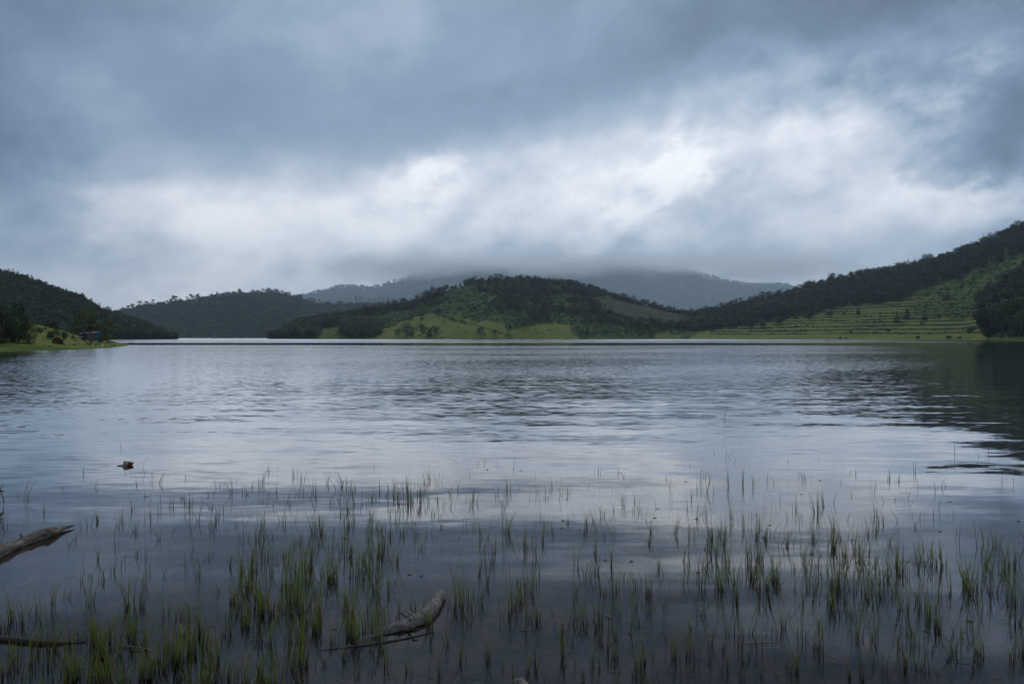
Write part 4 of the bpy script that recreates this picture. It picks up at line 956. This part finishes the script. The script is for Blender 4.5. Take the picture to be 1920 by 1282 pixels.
M['net'] = mat('green_net', lambda g: princ(g, (.10, .26, .18), .8))
def sheet(x0, x1, y0, y1, zf, m, name, par, n=12):
    vs = [(x0+(x1-x0)*i/n, y0+(y1-y0)*j/n, zf(i/n, j/n)) for j in range(n+1) for i in range(n+1)]
    vs += [(a, b, c-.03) for a, b, c in vs]; q = n+1; o_ = q*q; fs = []
    for j in range(n):
        for i in range(n): k = j*q+i; fs += [(k, k+1, k+q+1, k+q), (o_+k, o_+k+q, o_+k+q+1, o_+k+1)]
    return link(name, mesh(name, vs, fs, m, True), par)
def bank_at(px, Y): return Vector(min((HB.at(px, k_/100) for k_ in range(1, 101)), key=lambda q: abs(q[1]-Y)))
p = bank_at(166, 128); k = p.y/F
e = bpy.data.objects.new('shelter', None); COL.objects.link(e); e.location = p-Vector((0, 0, .1)); e.rotation_euler = (0, 0, R(8)); tag(e, 'low makeshift shelter of boards under black and blue tarpaulins on the bank', 'shelter')
wd, ht = 32*k, 17*k
for sx in (-.48, -.1, .25, .48):
    for sy in (0, 2.0):
        v, f = tube([(sx*wd, sy, -.3), (sx*wd, sy, ht*.86)], [.05, .045], 6); link('post', mesh('post', v, f, M['bark']), e)
sheet(-wd*.52, wd*.52, -.25, 2.3, lambda u, v_: ht*(.86+.10*math.sin(u*3.1)+.04*math.sin(u*14)+.06*v_)-(.18 if v_ == 0 else 0), M['black_tarp'], 'roof', e)
nb = 11
for i in range(nb):
    x0 = -.05*wd+i*(.5*wd)/nb; v, f = box(x0, x0+.5*wd/nb*.88, -.02+.02*(i % 2), .02+.02*(i % 2), 0, ht*(.78+.05*(i % 3))); link('board', mesh('board', v, f, M['plank']), e)
v, f = box(-.48*wd, -.07*wd, .35, .38, 0, ht*.8); link('back_wall', mesh('back_wall', v, f, M['black_tarp']), e)
def hang(x0, x1, z0, z1, y, m):
    n = 10; vs = []
    for j in range(n+1):
        for i in range(n+1): vs.append((x0+(x1-x0)*i/n, y+.06*math.sin(i*1.9)+.03*math.sin(j*1.3+i), z0+(z1-z0)*j/n))
    fs = [(j*(n+1)+i, j*(n+1)+i+1, (j+1)*(n+1)+i+1, (j+1)*(n+1)+i) for j in range(n) for i in range(n)]
    o_ = link('tarpaulin', mesh('tarpaulin', vs, fs, m, True), e); md = o_.modifiers.new('thick', 'SOLIDIFY'); md.thickness = .015; return o_
hang(.40*wd, .55*wd, ht*.25, ht*.95, -.15, M['blue_tarp'])['label'] = 'blue tarpaulin strip hanging at the right end'
hang(-.28*wd, .06*wd, -.1, ht*.2, -.5, M['blue_tarp'])['label'] = 'blue tarpaulin along the foot of the shelter'
for x_, z_ in ((-.40, .78), (-.34, .45), (-.02, .84)):
    a = link('sack', lump(1, .28, .2, .13, x_*9, .3, M['sack'], 'sack'), e); a.location = (x_*wd, -.2, z_*ht)
# basket boat tipped on its side
p = HB.find(108, 645); k = p[1]/F
def bowl(r, h, m, name, par, thick=.03):
    vs, fs = [], []; n = 18
    for sft in (0, thick):
        for i in range(7):
            t = i/6; rr = (r-sft)*math.sin(t*math.pi/2)**.6
            for j in range(n): a = 2*math.pi*j/n; vs.append((math.cos(a)*rr*1.15, math.sin(a)*rr, -(h-sft)*math.cos(t*math.pi/2)))
    for s_ in range(2):
        for i in range(6):
            for j in range(n): b_ = s_*7*n; fs.append((b_+i*n+j, b_+i*n+(j+1) % n, b_+(i+1)*n+(j+1) % n, b_+(i+1)*n+j))
    for j in range(n): fs.append((6*n+j, 6*n+(j+1) % n, 13*n+(j+1) % n, 13*n+j))
    return link(name, mesh(name, vs, fs, m, True), par)
e = bpy.data.objects.new('basket_boat', None); COL.objects.link(e); e.location = Vector(p)+Vector((0, 0, .32)); e.rotation_euler = (R(75), R(0), R(48)); tag(e, 'dark red-brown round boat tipped on its side on the grassy bank', 'boat')
bowl(.55, .38, M['red'], 'hull', e); v, f = tube([(math.cos(a_*.3491)*.635, math.sin(a_*.3491)*.55, .0) for a_ in range(19)], [.025]*19, 6); link('rim', mesh('rim', v, f, M['wood_dark'], True), e)
e = bpy.data.objects.new('fishing_pole', None); COL.objects.link(e); q0 = Vector(HB.find(119, 646)); q1 = Vector(HB.find(131, 651)); e.location = q0; d = q1-q0
tag(e, 'pale green pole with netting lying on the grass beside the round boat', 'pole')
v, f = tube([(0, 0, .22), d*.5+Vector((0, 0, .2)), d+Vector((0, 0, .06))], [.035, .03, .02], 6); link('pole', mesh('pole', v, f, M['net'], True), e)
a = link('netting', lump(1, .35, .2, .09, 5, .6, M['net'], 'netting'), e); a.location = (.1, .05, .12)
a = link('sack', lump(1, .16, .12, .10, 2, .4, M['sack'], 'sack')); a.location = Vector(HB.find(116, 640))+Vector((0, 0, .1)); tag(a, 'small pale sack on the grass above the round boat', 'sack')
p = Vector(HB.find(192, 649)); e = bpy.data.objects.new('container', None); COL.objects.link(e); e.location = p; tag(e, 'small white plastic container at the water edge of the bank', 'container')
M['white'] = mat('white_plastic', lambda g: princ(g, (.78, .78, .76), .4))
v, f = tube([(0, 0, 0), (0, 0, .02), (0, 0, .22), (0, 0, .27), (0, 0, .31)], [.09, .10, .10, .06, .03], 12); link('body', mesh('body', v, f, M['white'], True), e)
v, f = tube([(0, 0, .31), (0, 0, .345)], [.033, .033], 10); link('cap', mesh('cap', v, f, M['white']), e)
for px, py, Y, hp, r, lab in [(243.5, 0, 150, 14, .045, 'left of two thin dark stakes standing in the water off the bank tip'), (248.5, 0, 150, 13, .045, 'right of two thin dark stakes standing in the water off the bank tip'), (214, 0, 112, 6, .05, 'short dark post at the tip of the grassy bank'), (208, 0, 112, 6, .05, 'short pale blue post at the tip of the grassy bank')]:
    X = (px-960)/F*Y; z0 = -.6 if px > 230 else 0; h = hp*Y/F
    v, f = tube([(0, 0, z0), (0.02, 0, h*.6), (0.05, 0, h)], [r, r*.9, r*.7], 7, .15); o = link('stake', mesh('stake', v, f, M['blue_tarp'] if 'blue' in lab else M['wood_dark'], True)); o.location = (X, Y, 0 if px > 230 else bank_at(px, Y).z); tag(o, lab, 'stake')
